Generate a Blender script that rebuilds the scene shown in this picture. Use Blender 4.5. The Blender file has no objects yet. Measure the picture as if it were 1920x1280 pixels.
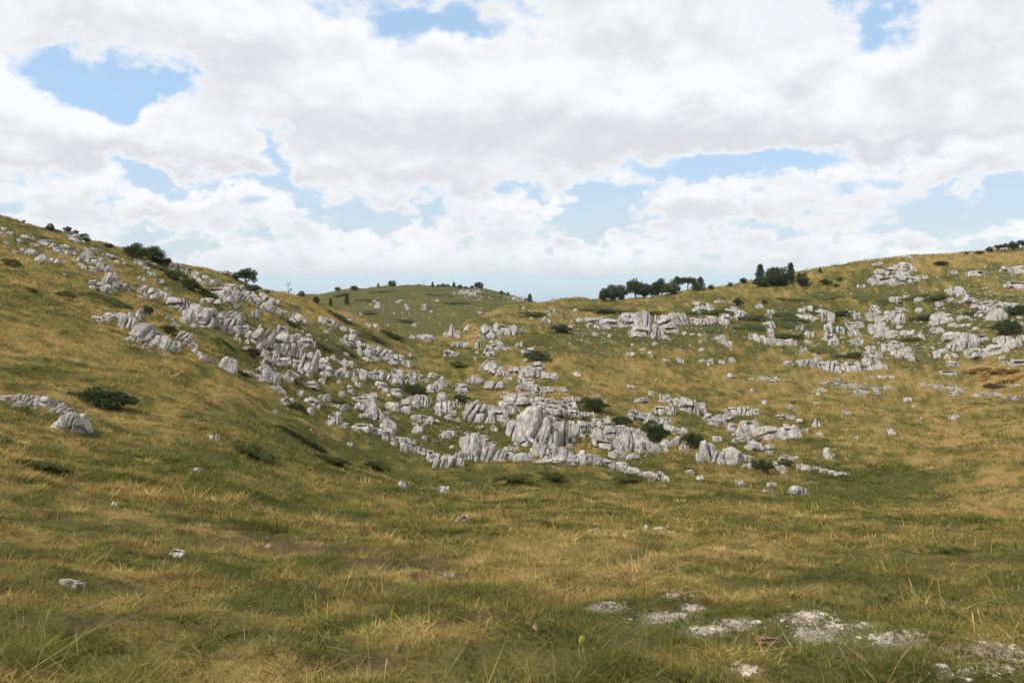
import bpy, bmesh, math, random
import numpy as np
from mathutils import Vector, Euler

random.seed(7)
RNG = np.random.default_rng(7)
SC = bpy.context.scene
COL = SC.collection
R = math.radians

# ------------------------------------------------------------------ camera
F = 1536.0          # focal length in photograph pixels (28.8 mm equivalent)
EYE = 518.0         # photograph row of eye level
cam_d = bpy.data.cameras.new('camera')
cam_d.sensor_width = 36.0
cam_d.lens = 36.0 * F / 1920.0
cam_d.shift_y = -(640.0 - EYE) / 1920.0
cam_d.clip_start = 0.05
cam_d.clip_end = 200000.0
cam = bpy.data.objects.new('camera', cam_d)
cam.rotation_euler = (R(90), 0, 0)
COL.objects.link(cam)
SC.camera = cam

# ------------------------------------------------------------------ render settings
SC.view_settings.view_transform = 'Standard'
SC.view_settings.look = 'None'
SC.view_settings.gamma = 1.0
SC.view_settings.exposure = 0.24
SC.render.engine = 'CYCLES'
cy = SC.cycles
cy.max_bounces = 4
cy.diffuse_bounces = 2
cy.glossy_bounces = 1
cy.transmission_bounces = 2
cy.transparent_max_bounces = 4
cy.volume_bounces = 2
cy.use_adaptive_sampling = True
cy.adaptive_threshold = 0.02
cy.use_denoising = True
try:
    cy.denoiser = 'OPENIMAGEDENOISE'
    cy.denoising_input_passes = 'RGB_ALBEDO_NORMAL'
    cy.denoising_prefilter = 'ACCURATE'
except Exception:
    pass
cy.caustics_reflective = False
cy.caustics_refractive = False

# ------------------------------------------------------------------ sun + sky
SUN_AZ, SUN_EL = R(-112), R(48)      # from the left, a little behind the camera
sun_dir = Vector((math.sin(SUN_AZ) * math.cos(SUN_EL), math.cos(SUN_AZ) * math.cos(SUN_EL), math.sin(SUN_EL)))
sun_d = bpy.data.lights.new('sun', 'SUN')
sun_d.energy = 3.6
sun_d.angle = R(4)                 # sun through thin passing cloud
sun_d.color = (1.0, 0.93, 0.82)
sun = bpy.data.objects.new('sun', sun_d)
sun.rotation_euler = (-sun_dir).to_track_quat('-Z', 'Y').to_euler()
sun.location = (0, 0, 60)
COL.objects.link(sun)


class NT:
    """Small helper to write node trees as expressions."""
    def __init__(self, tree):
        self.t = tree

    def n(self, kind, **kw):
        nd = self.t.nodes.new(kind)
        for k, v in kw.items():
            setattr(nd, k, v)
        return nd

    def put(self, sock, v):
        if v is None:
            return
        if isinstance(v, bpy.types.NodeSocket):
            self.t.links.new(v, sock)
        else:
            sock.default_value = v

    def m(self, op, a, b=None, c=None, clamp=False):
        nd = self.n('ShaderNodeMath', operation=op, use_clamp=clamp)
        for i, v in enumerate((a, b, c)):
            self.put(nd.inputs[i], v)
        return nd.outputs[0]

    def v(self, op, a, b=None):
        nd = self.n('ShaderNodeVectorMath', operation=op)
        self.put(nd.inputs[0], a)
        if b is not None:
            self.put(nd.inputs[1], b)
        return nd.outputs['Value'] if op in ('DOT_PRODUCT', 'LENGTH') else nd.outputs['Vector']

    def xyz(self, x, y, z=0.0):
        nd = self.n('ShaderNodeCombineXYZ')
        for i, q in enumerate((x, y, z)):
            self.put(nd.inputs[i], q)
        return nd.outputs[0]

    def sep(self, a):
        nd = self.n('ShaderNodeSeparateXYZ')
        self.put(nd.inputs[0], a)
        return nd.outputs

    def mix(self, f, a, b):
        nd = self.n('ShaderNodeMix', data_type='RGBA')
        self.put(nd.inputs[0], f)
        self.put(nd.inputs[6], a if isinstance(a, bpy.types.NodeSocket) else (*a, 1))
        self.put(nd.inputs[7], b if isinstance(b, bpy.types.NodeSocket) else (*b, 1))
        return nd.outputs[2]

    def noise(self, vec, scale, detail=3.0, rough=0.55, dim='3D', dist=0.0):
        nd = self.n('ShaderNodeTexNoise', noise_dimensions=dim)
        self.put(nd.inputs['Vector'], vec)
        nd.inputs['Scale'].default_value = scale
        nd.inputs['Detail'].default_value = detail
        nd.inputs['Roughness'].default_value = rough
        nd.inputs['Distortion'].default_value = dist
        return nd.outputs[0]

    def rng(self, v, a, b, c=0.0, d=1.0, smooth=True):
        nd = self.n('ShaderNodeMapRange')
        nd.interpolation_type = 'SMOOTHSTEP' if smooth else 'LINEAR'
        self.put(nd.inputs[0], v)
        for i, q in enumerate((a, b, c, d)):
            nd.inputs[i + 1].default_value = q
        return nd.outputs[0]


world = bpy.data.worlds.new('World')
SC.world = world
world.use_nodes = True
wt = world.node_tree
wt.nodes.clear()
W = NT(wt)
sky = W.n('ShaderNodeTexSky', sky_type='NISHITA', sun_disc=False)
sky.sun_elevation = SUN_EL
sky.sun_rotation = SUN_AZ
sky.altitude = 1400
sky.air_density = 1.0
sky.dust_density = 0.6
sky.ozone_density = 2.0
geo = W.n('ShaderNodeTexCoord')
dirv = W.v('NORMALIZE', geo.outputs['Generated'])
sx, sy, sz = W.sep(dirv)
az = W.m('ARCTAN2', sx, sy)
el = W.m('ARCSINE', sz)


def sky_ang(u, v):
    a = math.atan((u - 960) / F)
    return a, math.atan((EYE - v) / F * math.cos(a))


# openings in the cloud cover (photograph position, half sizes, strength); negative: more cloud
GAPS = [
    (150, 125, 130, 58, .8), (240, 180, 80, 36, .6), (830, 18, 220, 46, .75), (1640, 30, 60, 80, .55),
    (1838, 150, 50, 42, .45), (1480, 300, 260, 27, .9), (500, 275, 46, 60, .6), (320, 338, 200, 20, .6),
    (575, 385, 60, 34, .45), (1080, 368, 150, 24, .55), (1130, 425, 70, 40, .5), (1860, 392, 150, 32, .65),
    (740, 425, 120, 26, .45), (1660, 445, 120, 12, .2), (330, 430, 60, 26, .25),
    (850, 200, 520, 75, -.45), (160, 265, 260, 50, -.4), (1500, 190, 420, 55, -.4), (1000, 420, 90, 40, -.3),
    (760, 320, 230, 40, -.3), (1350, 400, 170, 30, -.25), (360, 395, 130, 36, -.3), (1080, 495, 700, 20, -.15),
    (1760, 110, 180, 70, -.35), (1810, 270, 220, 70, -.4), (480, 50, 260, 60, -.35), (40, 40, 130, 50, -.3), (1250, 90, 260, 80, -.3),
]


KG = 0.92
warp = W.n('ShaderNodeTexNoise', noise_dimensions='2D')
W.put(warp.inputs['Vector'], W.xyz(az, W.m('MULTIPLY', el, 1.5), 0.0))
warp.inputs['Scale'].default_value = 9.0
warp.inputs['Detail'].default_value = 4.0
warp.inputs['Roughness'].default_value = 0.6
q2 = W.v('ADD', W.xyz(az, el, 0.0), W.v('MULTIPLY', W.v('SUBTRACT', warp.outputs['Color'], (0.5, 0.5, 0.5)), (0.22, 0.10, 0.0)))
gap_sum, gap_der = 0.0, 0.0
for (u, v, ru, rv, a) in GAPS:
    ca, ce = sky_ang(u, v)
    dv = W.v('MULTIPLY', W.v('SUBTRACT', q2, (ca, ce, 0.0)), (F / ru, F / rv, 0.0))
    g = W.m('POWER', 2.718, W.m('MULTIPLY', W.v('DOT_PRODUCT', dv, dv), -1.0))
    gap_sum = W.m('MULTIPLY_ADD', g, -a * KG, gap_sum)
    gy = W.m('MULTIPLY', g, W.v('DOT_PRODUCT', dv, (0.0, 1.0, 0.0)))
    gap_der = W.m('MULTIPLY_ADD', gy, a * KG * 2 * F / rv, gap_der)


def cloud_noise(e, detail):
    big = W.noise(W.xyz(az, W.m('MULTIPLY', e, 1.45), 0.37), 4.6, detail, 0.55, dist=0.1)
    return big


big0 = cloud_noise(el, 4.5)
big1 = cloud_noise(W.m('ADD', el, 0.028), 4.0)
low = W.rng(el, 0.04, 0.20)
inv = W.m('SUBTRACT', 1.0, low)
# billows: packed round puffs, smaller towards the horizon
wob = W.noise(W.xyz(az, W.m('MULTIPLY', el, 1.3), 4.4), 16.0, 3.0, 0.6)
vw = W.xyz(W.m('MULTIPLY_ADD', wob, 0.05, az), W.m('MULTIPLY_ADD', wob, 0.03, W.m('MULTIPLY', el, 1.5)), 0.0)


def puffs(vec, scale):
    vo = W.n('ShaderNodeTexVoronoi', feature='SMOOTH_F1', voronoi_dimensions='2D')
    W.put(vo.inputs['Vector'], vec)
    vo.inputs['Scale'].default_value = scale
    vo.inputs['Detail'].default_value = 2.5
    vo.inputs['Roughness'].default_value = 0.55
    vo.inputs['Smoothness'].default_value = 0.35
    return W.m('SUBTRACT', 0.42, vo.outputs['Distance'])


pf = puffs(vw, 17.0)
small = W.noise(W.xyz(az, W.m('MULTIPLY', el, 2.2), 1.9), 15.0, 5.0, 0.58)
c0 = W.m('ADD', W.m('MULTIPLY', W.m('SUBTRACT', big0, 0.5), W.m('MULTIPLY_ADD', low, 0.6, 0.75)), 0.52)
pfw = W.m('MULTIPLY', pf, W.m('MULTIPLY_ADD', inv, 0.6, 0.4))
c0 = W.m('ADD', c0, W.m('MULTIPLY', pfw, 0.62))
c0 = W.m('ADD', c0, W.m('MULTIPLY', W.m('SUBTRACT', small, 0.5), W.m('MULTIPLY_ADD', inv, 0.9, 0.45)))
c0 = W.m('ADD', c0, gap_sum)
cov = W.m('MULTIPLY_ADD', W.rng(c0, -0.09, 0.34), low, W.m('MULTIPLY', W.rng(c0, -0.04, 0.28), inv))
thick = W.rng(c0, 0.10, 0.60)
rise = W.m('ADD', W.m('MULTIPLY', W.m('SUBTRACT', big1, big0), 2.0), W.m('MULTIPLY', gap_der, 0.020))
rise = W.m('ADD', rise, W.m('MULTIPLY', pfw, -0.55))
shade = W.m('MULTIPLY', W.rng(rise, -0.26, 0.44), W.m('MULTIPLY_ADD', thick, 0.85, 0.15))
cloud_col = W.mix(shade, (10.2, 10.35, 10.6), (7.8, 7.95, 8.35))
veil = W.rng(el, 0.0, 0.30, 0.82, 0.66)
sky_b = W.v('MULTIPLY', sky.outputs[0], (0.95, 1.0, 1.08))
base = W.mix(veil, sky_b, W.mix(W.rng(el, 0.02, 0.20), (7.4, 8.5, 9.2), (6.0, 8.6, 11.8)))
skymix = W.mix(W.m('MULTIPLY', cov, W.rng(el, -0.012, 0.030, 0.0, 1.0)), base, cloud_col)
ground_side = W.rng(el, -0.10, -0.02)
skymix = W.mix(ground_side, (1.2, 1.25, 1.2), skymix)
bg = W.n('ShaderNodeBackground')
bg.inputs['Strength'].default_value = 0.080
wt.links.new(skymix, bg.inputs['Color'])
wo = W.n('ShaderNodeOutputWorld')
wt.links.new(bg.outputs[0], wo.inputs['Surface'])
world.cycles.sampling_method = 'MANUAL'
world.cycles.sample_map_resolution = 512

# ------------------------------------------------------------------ numpy noise
_perm = np.concatenate([np.random.default_rng(11).permutation(256)] * 2)
_gr = np.array([[1, 1, 0], [-1, 1, 0], [1, -1, 0], [-1, -1, 0], [1, 0, 1], [-1, 0, 1], [1, 0, -1], [-1, 0, -1],
                [0, 1, 1], [0, -1, 1], [0, 1, -1], [0, -1, -1]], float)


def pn(x, y, z=0.0):
    x, y, z = np.broadcast_arrays(np.asarray(x, float), np.asarray(y, float), np.asarray(z, float))
    xi, yi, zi = np.floor(x), np.floor(y), np.floor(z)
    xf, yf, zf = x - xi, y - yi, z - zi
    xi, yi, zi = xi.astype(int) & 255, yi.astype(int) & 255, zi.astype(int) & 255
    fu, fv, fw = (t * t * t * (t * (t * 6 - 15) + 10) for t in (xf, yf, zf))
    out = 0
    for dx in (0, 1):
        a = _perm[(xi + dx) & 255]
        wx = fu if dx else 1 - fu
        for dy in (0, 1):
            b = _perm[(a + yi + dy) & 255]
            wy = fv if dy else 1 - fv
            for dz in (0, 1):
                g = _gr[_perm[(b + zi + dz) & 255] % 12]
                wz = fw if dz else 1 - fw
                out = out + wx * wy * wz * (g[..., 0] * (xf - dx) + g[..., 1] * (yf - dy) + g[..., 2] * (zf - dz))
    return out


def fbm(x, y, z=0.0, oct=4, gain=0.5):
    s, a = 0, 1.0
    for i in range(oct):
        s = s + a * pn(x + 17.3 * i, y - 9.1 * i, z + 5.7 * i)
        x, y, z = np.asarray(x) * 2.03, np.asarray(y) * 2.03, np.asarray(z) * 2.03
        a *= gain
    return s


def sstep(a, b, x):
    t = np.clip((x - a) / (b - a), 0, 1)
    return t * t * (3 - 2 * t)


# ------------------------------------------------------------------ terrain
# each column: photograph column -> [(distance, photograph row of the ground there)]
PROF = {
    -400: [(1, 2900), (2.5, 1540), (4, 1200), (6, 1065), (10, 930), (16, 805), (22, 715), (30, 635), (38, 565), (46, 510), (55, 462), (65, 415), (78, 365), (90, 330), (105, 335), (150, 400), (300, 560), (450, 620)],
    0: [(1, 3000), (2.5, 1550), (4, 1210), (6, 1090), (10, 975), (16, 870), (22, 795), (30, 715), (38, 648), (46, 592), (55, 545), (65, 498), (78, 448), (90, 410), (105, 418), (150, 470), (300, 590), (450, 640)],
    200: [(1, 3050), (2.5, 1555), (4, 1215), (6, 1105), (10, 1005), (16, 910), (22, 840), (30, 762), (38, 697), (46, 636), (55, 590), (65, 548), (78, 506), (92, 462), (105, 470), (150, 520), (300, 600), (450, 640)],
    400: [(1, 3050), (2.5, 1560), (4, 1220), (6, 1115), (10, 1030), (16, 950), (22, 885), (30, 808), (38, 738), (44, 694), (52, 664), (62, 627), (75, 587), (88, 552), (100, 516), (115, 525), (150, 560), (200, 590), (300, 600), (400, 565), (450, 580)],
    600: [(1, 3050), (2.5, 1560), (4, 1220), (6, 1120), (10, 1045), (16, 985), (25, 920), (32, 876), (40, 832), (46, 800), (55, 768), (65, 727), (75, 690), (85, 655), (95, 620), (105, 588), (115, 571), (130, 585), (160, 612), (200, 622), (280, 602), (350, 570), (400, 549), (450, 560)],
    700: [(1, 3050), (2.5, 1560), (4, 1218), (6, 1118), (10, 1045), (16, 995), (25, 940), (34, 895), (42, 855), (50, 818), (60, 780), (72, 738), (84, 700), (97, 660), (110, 622), (121, 604), (140, 618), (170, 634), (210, 636), (280, 612), (350, 566), (400, 537), (450, 552)],
    800: [(1, 3050), (2.5, 1560), (4, 1215), (6, 1115), (10, 1045), (16, 1000), (25, 957), (35, 915), (42, 886), (50, 852), (60, 808), (72, 764), (85, 722), (100, 682), (115, 652), (130, 635), (150, 638), (170, 645), (200, 648), (250, 632), (300, 602), (350, 568), (400, 534), (450, 548)],
    900: [(1, 3050), (2.5, 1560), (4, 1215), (6, 1112), (10, 1042), (16, 997), (25, 955), (35, 915), (45, 880), (55, 842), (65, 797), (78, 745), (92, 705), (106, 668), (120, 640), (135, 615), (152, 590), (170, 594), (200, 612), (250, 622), (300, 600), (350, 568), (400, 541), (450, 552)],
    960: [(1, 3050), (2.5, 1560), (4, 1215), (6, 1110), (10, 1040), (16, 995), (25, 955), (35, 917), (45, 882), (55, 842), (65, 795), (80, 735), (95, 692), (110, 655), (125, 622), (142, 592), (160, 571), (180, 577), (220, 596), (280, 602), (350, 575), (400, 553), (450, 560)],
    1050: [(1, 3050), (2.5, 1560), (4, 1215), (6, 1110), (10, 1040), (16, 997), (25, 957), (35, 920), (45, 886), (56, 845), (66, 795), (80, 740), (95, 697), (112, 660), (126, 628), (140, 596), (152, 578), (166, 567), (200, 575), (280, 592), (350, 585), (400, 580), (450, 590)],
    1200: [(1, 3050), (2.5, 1560), (4, 1215), (6, 1112), (10, 1042), (16, 1000), (25, 962), (35, 926), (45, 893), (55, 862), (64, 825), (75, 783), (90, 735), (105, 700), (120, 664), (130, 632), (138, 602), (150, 580), (166, 560), (200, 566), (300, 590), (450, 600)],
    1450: [(1, 3050), (2.5, 1560), (4, 1220), (6, 1118), (10, 1050), (16, 1010), (25, 970), (35, 936), (45, 905), (55, 875), (65, 838), (80, 782), (95, 736), (110, 705), (125, 668), (134, 638), (144, 590), (155, 556), (170, 531), (185, 520), (220, 530), (450, 580)],
    1700: [(1, 3050), (2.5, 1560), (4, 1220), (6, 1125), (10, 1060), (16, 1022), (25, 986), (35, 950), (45, 916), (55, 880), (65, 842), (80, 787), (95, 741), (108, 705), (118, 674), (128, 630), (140, 580), (155, 530), (170, 479), (200, 486), (450, 570)],
    1920: [(1, 3050), (2.5, 1560), (4, 1222), (6, 1130), (10, 1068), (16, 1030), (25, 986), (35, 942), (45, 897), (55, 852), (65, 812), (80, 762), (92, 726), (105, 685), (115, 640), (128, 582), (140, 536), (155, 496), (175, 473), (200, 467), (250, 480), (450, 560)],
    2320: [(1, 3050), (2.5, 1560), (4, 1225), (6, 1135), (10, 1070), (16, 1020), (25, 965), (35, 910), (45, 855), (55, 805), (65, 760), (80, 705), (92, 665), (105, 622), (115, 580), (128, 530), (140, 490), (155, 460), (175, 438), (200, 430), (250, 450), (450, 560)],
}
PU = np.array(sorted(PROF), float)
LD = np.linspace(math.log(1.0), math.log(450.0), 400)


def pchip(xk, yk, x):
    xk, yk = np.asarray(xk, float), np.asarray(yk, float)
    h = np.diff(xk)
    dl = np.diff(yk) / h
    d = np.zeros_like(yk)
    for i in range(1, len(xk) - 1):
        if dl[i - 1] * dl[i] > 0:
            w1, w2 = 2 * h[i] + h[i - 1], h[i] + 2 * h[i - 1]
            d[i] = (w1 + w2) / (w1 / dl[i - 1] + w2 / dl[i])
    d[0], d[-1] = dl[0], dl[-1]
    i = np.clip(np.searchsorted(xk, x) - 1, 0, len(h) - 1)
    t = (x - xk[i]) / h[i]
    return ((1 + 2 * t) * (1 - t) ** 2 * yk[i] + t * (1 - t) ** 2 * h[i] * d[i] + t * t * (3 - 2 * t) * yk[i + 1] + t * t * (t - 1) * h[i] * d[i + 1])


_cols = np.array([pchip([math.log(a) for a, b in PROF[u]], [b for a, b in PROF[u]], LD) for u in sorted(PROF)])
UG = np.linspace(-400, 2320, 341)
VT = np.array([pchip(PU, _cols[:, j], UG) for j in range(len(LD))]).T      # rows of the ground, [column, log distance]
for _ in range(2):
    VT[:, 1:-1] = (VT[:, :-2] + 2 * VT[:, 1:-1] + VT[:, 2:]) / 4
    VT[1:-1] = (VT[:-2] + 2 * VT[1:-1] + VT[2:]) / 4
ZT = -(VT - EYE) / F * np.exp(LD)[None, :]
A_L, A_R = math.atan((-400 - 960) / F), math.atan((2320 - 960) / F)


def _zprof(u, d):
    fu = np.clip((u + 400) / 2720 * 340, 0, 339.999)
    fd = np.clip((np.log(np.maximum(d, 1e-3)) - LD[0]) / (LD[-1] - LD[0]) * 399, 0, 398.999)
    i, j = fu.astype(int), fd.astype(int)
    a, b = fu - i, fd - j
    return (ZT[i, j] * (1 - a) * (1 - b) + ZT[i + 1, j] * a * (1 - b) + ZT[i, j + 1] * (1 - a) * b + ZT[i + 1, j + 1] * a * b)


def H(x, y):
    """Height of the ground at (x, y)."""
    x, y = np.asarray(x, float), np.asarray(y, float)
    r = np.hypot(x, y)
    a = np.arctan2(x, y)
    ac = np.clip(a, A_L, A_R)
    z = _zprof(960 + F * np.tan(ac), r * np.cos(ac))
    w = sstep(1.0, math.pi, np.abs(a))
    z = z * (1 - w) + _zprof(np.full_like(r, 960.0), r) * w
    # hummocks, terracettes and karst bumps
    near = sstep(3, 9, r)
    z = z + near * 0.15 * fbm(x / 1.7, y / 1.7, 3.1, 3) + 0.10 * (1 - 0.5 * sstep(12, 30, r)) * fbm(x / 0.55, y / 0.55, 8.3, 2)
    z = z + sstep(9, 45, r) * 0.62 * fbm(x / 8.5, y / 8.5, 1.7, 4)
    hill = sstep(60, 120, r) * (1 - sstep(500, 900, r))
    z = z + hill * 0.75 * fbm(x / 15.0, y / 15.0, 4.4, 3)
    far = sstep(430, 5200, r)
    z = z * (1 - far) + far * (-900 + 35 * fbm(x / 2600, y / 2600, 2.0, 3))
    return z


def mesh_obj(name, verts, faces, mat=None, parent=None, smooth=False, link=True):
    me = bpy.data.meshes.new(name)
    verts = np.asarray(verts, dtype=np.float32)
    if isinstance(faces, np.ndarray):
        n, k = faces.shape
        me.vertices.add(len(verts))
        me.vertices.foreach_set('co', verts.ravel())
        me.loops.add(n * k)
        me.loops.foreach_set('vertex_index', faces.astype(np.int32).ravel())
        me.polygons.add(n)
        me.polygons.foreach_set('loop_start', np.arange(0, n * k, k, dtype=np.int32))
        me.update(calc_edges=True)
    else:
        me.from_pydata(verts.tolist(), [], faces)
        me.update()
    if smooth:
        me.polygons.foreach_set('use_smooth', np.ones(len(me.polygons), bool))
    if mat:
        me.materials.append(mat)
    o = bpy.data.objects.new(name, me)
    if link:
        COL.objects.link(o)
    if parent:
        o.parent = parent
    return o


def tag(o, label=None, cat=None, group=None, kind=None):
    if label:
        o['label'] = label
    if cat:
        o['category'] = cat
    if group:
        o['group'] = group
    if kind:
        o['kind'] = kind
    return o


def empty(name, loc):
    o = bpy.data.objects.new(name, None)
    o.empty_display_size = 0.3
    o.location = loc
    COL.objects.link(o)
    return o


def attr(me, name, vals, typ='FLOAT', dom='POINT'):
    a = me.attributes.new(name, typ, dom)
    if typ == 'FLOAT_VECTOR':
        a.data.foreach_set('vector', np.asarray(vals, np.float32).ravel())
    elif typ == 'INT':
        a.data.foreach_set('value', np.asarray(vals, np.int32))
    else:
        a.data.foreach_set('value', np.asarray(vals, np.float32))


_hd = np.exp(np.linspace(math.log(2.0), math.log(440.0), 1000))
_hu = np.arange(-160, 2081, 4.0)
_HX = (_hu[:, None] - 960) / F * _hd[None, :]
_HZ = H(_HX, np.broadcast_to(_hd[None, :], _HX.shape))
_HV = EYE - _HZ / _hd[None, :] * F


def hit(u, v, dmin=2.0, dmax=440.0):
    """Where the sight line of a photograph point meets the ground (or the crest just under it)."""
    fu = min(max((u + 160) / 4.0, 0), len(_hu) - 1.001)
    i = int(fu)
    t = fu - i
    a, b = np.searchsorted(_hd, dmin), np.searchsorted(_hd, dmax)
    vv = _HV[i, a:b] * (1 - t) + _HV[i + 1, a:b] * t
    k = np.argmax(vv <= v)
    if vv[k] > v:
        j = float(np.argmin(vv))
    elif k > 0:
        j = k - 1 + (vv[k - 1] - v) / max(vv[k - 1] - vv[k], 1e-6)
    else:
        j = 0.0
    j = min(j + a, len(_hd) - 1.001)
    k, w = int(j), j - int(j)
    d = float(_hd[k] * (1 - w) + _hd[k + 1] * w)
    z = (_HZ[i, k] * (1 - w) + _HZ[i, k + 1] * w) * (1 - t) + (_HZ[i + 1, k] * (1 - w) + _HZ[i + 1, k + 1] * w) * t
    return (u - 960) / F * d, d, float(z)


def proj(x, y, z):
    y = np.maximum(y, 0.1)
    return 960 + F * x / y, EYE - F * z / y


# colour patches of the sward: (column, row, half sizes, amount) ; + dry straw, - green
TINT = [(150, 640, 260, 60, .30), (350, 760, 220, 40, .25), (700, 592, 190, 16, 1.0), (560, 560, 60, 12, .4), (1520, 735, 320, 28, .15),
        (1780, 830, 220, 80, .22), (1870, 700, 80, 22, .8), (960, 745, 120, 22, .35), (1100, 700, 220, 18, .2), (1640, 905, 120, 34, -1.1),
        (700, 765, 230, 62, -.55), (1000, 790, 160, 50, -.3), (560, 660, 130, 60, -.35), (1840, 600, 120, 80, -.3), (1640, 620, 120, 50, -.25), (1200, 610, 140, 30, -.3), (120, 1010, 260, 90, -.3), (1300, 640, 320, 26, -.3), (1600, 580, 320, 45, -.35), (1120, 1215, 160, 50, -.3),
        (860, 905, 140, 26, -.4), (430, 640, 200, 60, -.3), (1350, 1000, 240, 60, .12), (600, 850, 230, 34, -.45), (480, 680, 200, 20, -.2),
        (780, 575, 190, 36, -.6), (1300, 545, 200, 14, .3), (1880, 480, 120, 12, .7), (1760, 490, 120, 12, .2), (1050, 640, 160, 24, -.25),
        (300, 1230, 300, 60, -.15), (960, 1060, 300, 50, .18), (1500, 1080, 300, 40, -.1), (840, 635, 120, 18, .4)]
SOIL = [(880, 1010, 50, 8, .5), (600, 1030, 90, 9, .9), (700, 1050, 60, 9, .8), (800, 1062, 50, 14, 1.0), (690, 1240, 70, 16, .9), (170, 1160, 60, 16, .7), (480, 1015, 90, 10, .7)]
PALE = [(1140, 1137, 30, 6), (1268, 1117, 22, 6), (1300, 1142, 18, 9), (1245, 1160, 42, 9), (1325, 1182, 30, 7), (1385, 1172, 34, 7),
        (1520, 1160, 44, 14), (1532, 1190, 40, 18), (1610, 1175, 40, 6), (1680, 1195, 62, 12), (1852, 1222, 62, 14), (1850, 1256, 66, 11),
        (1397, 1256, 22, 9)]


def blobs(u, v, lst, amt=None):
    s = 0
    for b in lst:
        s = s + (b[4] if amt is None else amt) * np.exp(-((u - b[0]) / b[2]) ** 2 - ((v - b[1]) / b[3]) ** 2)
    return s


def tint_at(x, y, z):
    u, v = proj(x, y, z)
    t = 0.45 + 0.40 * fbm(x / 11.0, y / 7.0, 0.3, 3) + 0.70 * fbm(x / 2.6, y / 1.6, 5.1, 3) + 0.7 * fbm(x / 0.7, y / 0.6, 9.1, 2)
    t = t + sstep(14, 30, y) * 0.45 * pn(x / 12.0, z / 0.55, 3.3)
    t = t + blobs(u, v, TINT)
    far = sstep(195, 225, y)
    tf = -0.08 + 0.42 * fbm(x / 16.0, y / 10.0, 0.3, 3) + 0.35 * fbm(x / 3.6, y / 3.0, 5.1, 2)
    return np.clip(t * (1 - far) + tf * far, 0, 1)


def soil_at(x, y, z):
    u, v = proj(x, y, z)
    s = 1.5 * blobs(u, v, SOIL) * (1 + 1.2 * fbm(x / 0.35, y / 0.35, 2.2, 3))
    s = s + 0.8 * sstep(0.34, 0.55, fbm(x / 0.55, y / 0.4, 14.2, 3)) * (1 - sstep(14, 22, y))
    return np.clip(s, 0, 1)


def pale_at(x, y, z):
    u, v = proj(x, y, z)
    s = blobs(u, v, PALE, 1.25) * (1 + 1.3 * fbm(x / 0.3, y / 0.3, 6.2, 3))
    return np.clip(s, 0, 1)


def mat_new(name):
    m = bpy.data.materials.new(name)
    m.use_nodes = True
    m.node_tree.nodes.clear()
    return m, NT(m.node_tree)


def finish(m, T, shader, disp=None):
    o = T.n('ShaderNodeOutputMaterial')
    T.t.links.new(shader, o.inputs['Surface'])
    return m


def diffuse(T, col, rough=0.9, normal=None, spec=0.2):
    p = T.n('ShaderNodeBsdfPrincipled')
    T.put(p.inputs['Base Color'], col if isinstance(col, bpy.types.NodeSocket) else (*col, 1))
    p.inputs['Roughness'].default_value = rough
    p.inputs['Specular IOR Level'].default_value = spec
    if normal:
        T.put(p.inputs['Normal'], normal)
    return p.outputs[0]


def bump(T, h, strength, dist):
    b = T.n('ShaderNodeBump')
    b.inputs['Strength'].default_value = strength
    b.inputs['Distance'].default_value = dist
    T.put(b.inputs['Height'], h)
    return b.outputs[0]


def mat_ground():
    m, T = mat_new('turf')
    pos = T.n('ShaderNodeNewGeometry').outputs['Position']
    ti = T.n('ShaderNodeAttribute', attribute_name='tint').outputs['Fac']
    so = T.n('ShaderNodeAttribute', attribute_name='soil').outputs['Fac']
    pa = T.n('ShaderNodeAttribute', attribute_name='pale').outputs['Fac']
    n1 = T.noise(pos, 1.1, 5, 0.62)
    n2 = T.noise(pos, 7.0, 4, 0.65)
    t = T.m('ADD', ti, T.m('ADD', T.m('MULTIPLY', T.m('SUBTRACT', n1, 0.5), 1.1), T.m('MULTIPLY', T.m('SUBTRACT', n2, 0.5), 0.8)), clamp=True)
    c = T.mix(T.rng(t, 0.0, 0.5), (0.070, 0.068, 0.018), (0.148, 0.119, 0.033))
    c = T.mix(T.rng(t, 0.45, 1.0), c, (0.25, 0.170, 0.060))
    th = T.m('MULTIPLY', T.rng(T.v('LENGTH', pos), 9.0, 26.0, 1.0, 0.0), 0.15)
    c = T.mix(th, c, (0.072, 0.060, 0.026))       # matted thatch near the viewpoint, shade between the blades put into its colour
    c = T.mix(so, c, (0.075, 0.053, 0.025))
    grit = T.noise(pos, 30.0, 3, 0.7)
    c = T.mix(T.m('MULTIPLY', pa, T.rng(grit, 0.35, 0.6)), c, (0.40, 0.36, 0.29))
    dist = T.v('LENGTH', pos)
    c = T.mix(T.rng(dist, 600.0, 4000.0), c, (0.035, 0.055, 0.045))          # wooded lowland
    b = bump(T, T.m('ADD', T.m('MULTIPLY', n1, 0.7), T.m('MULTIPLY', n2, 0.3)), 0.9, 0.35)
    return finish(m, T, diffuse(T, c, 0.95, b, 0.1))


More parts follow.
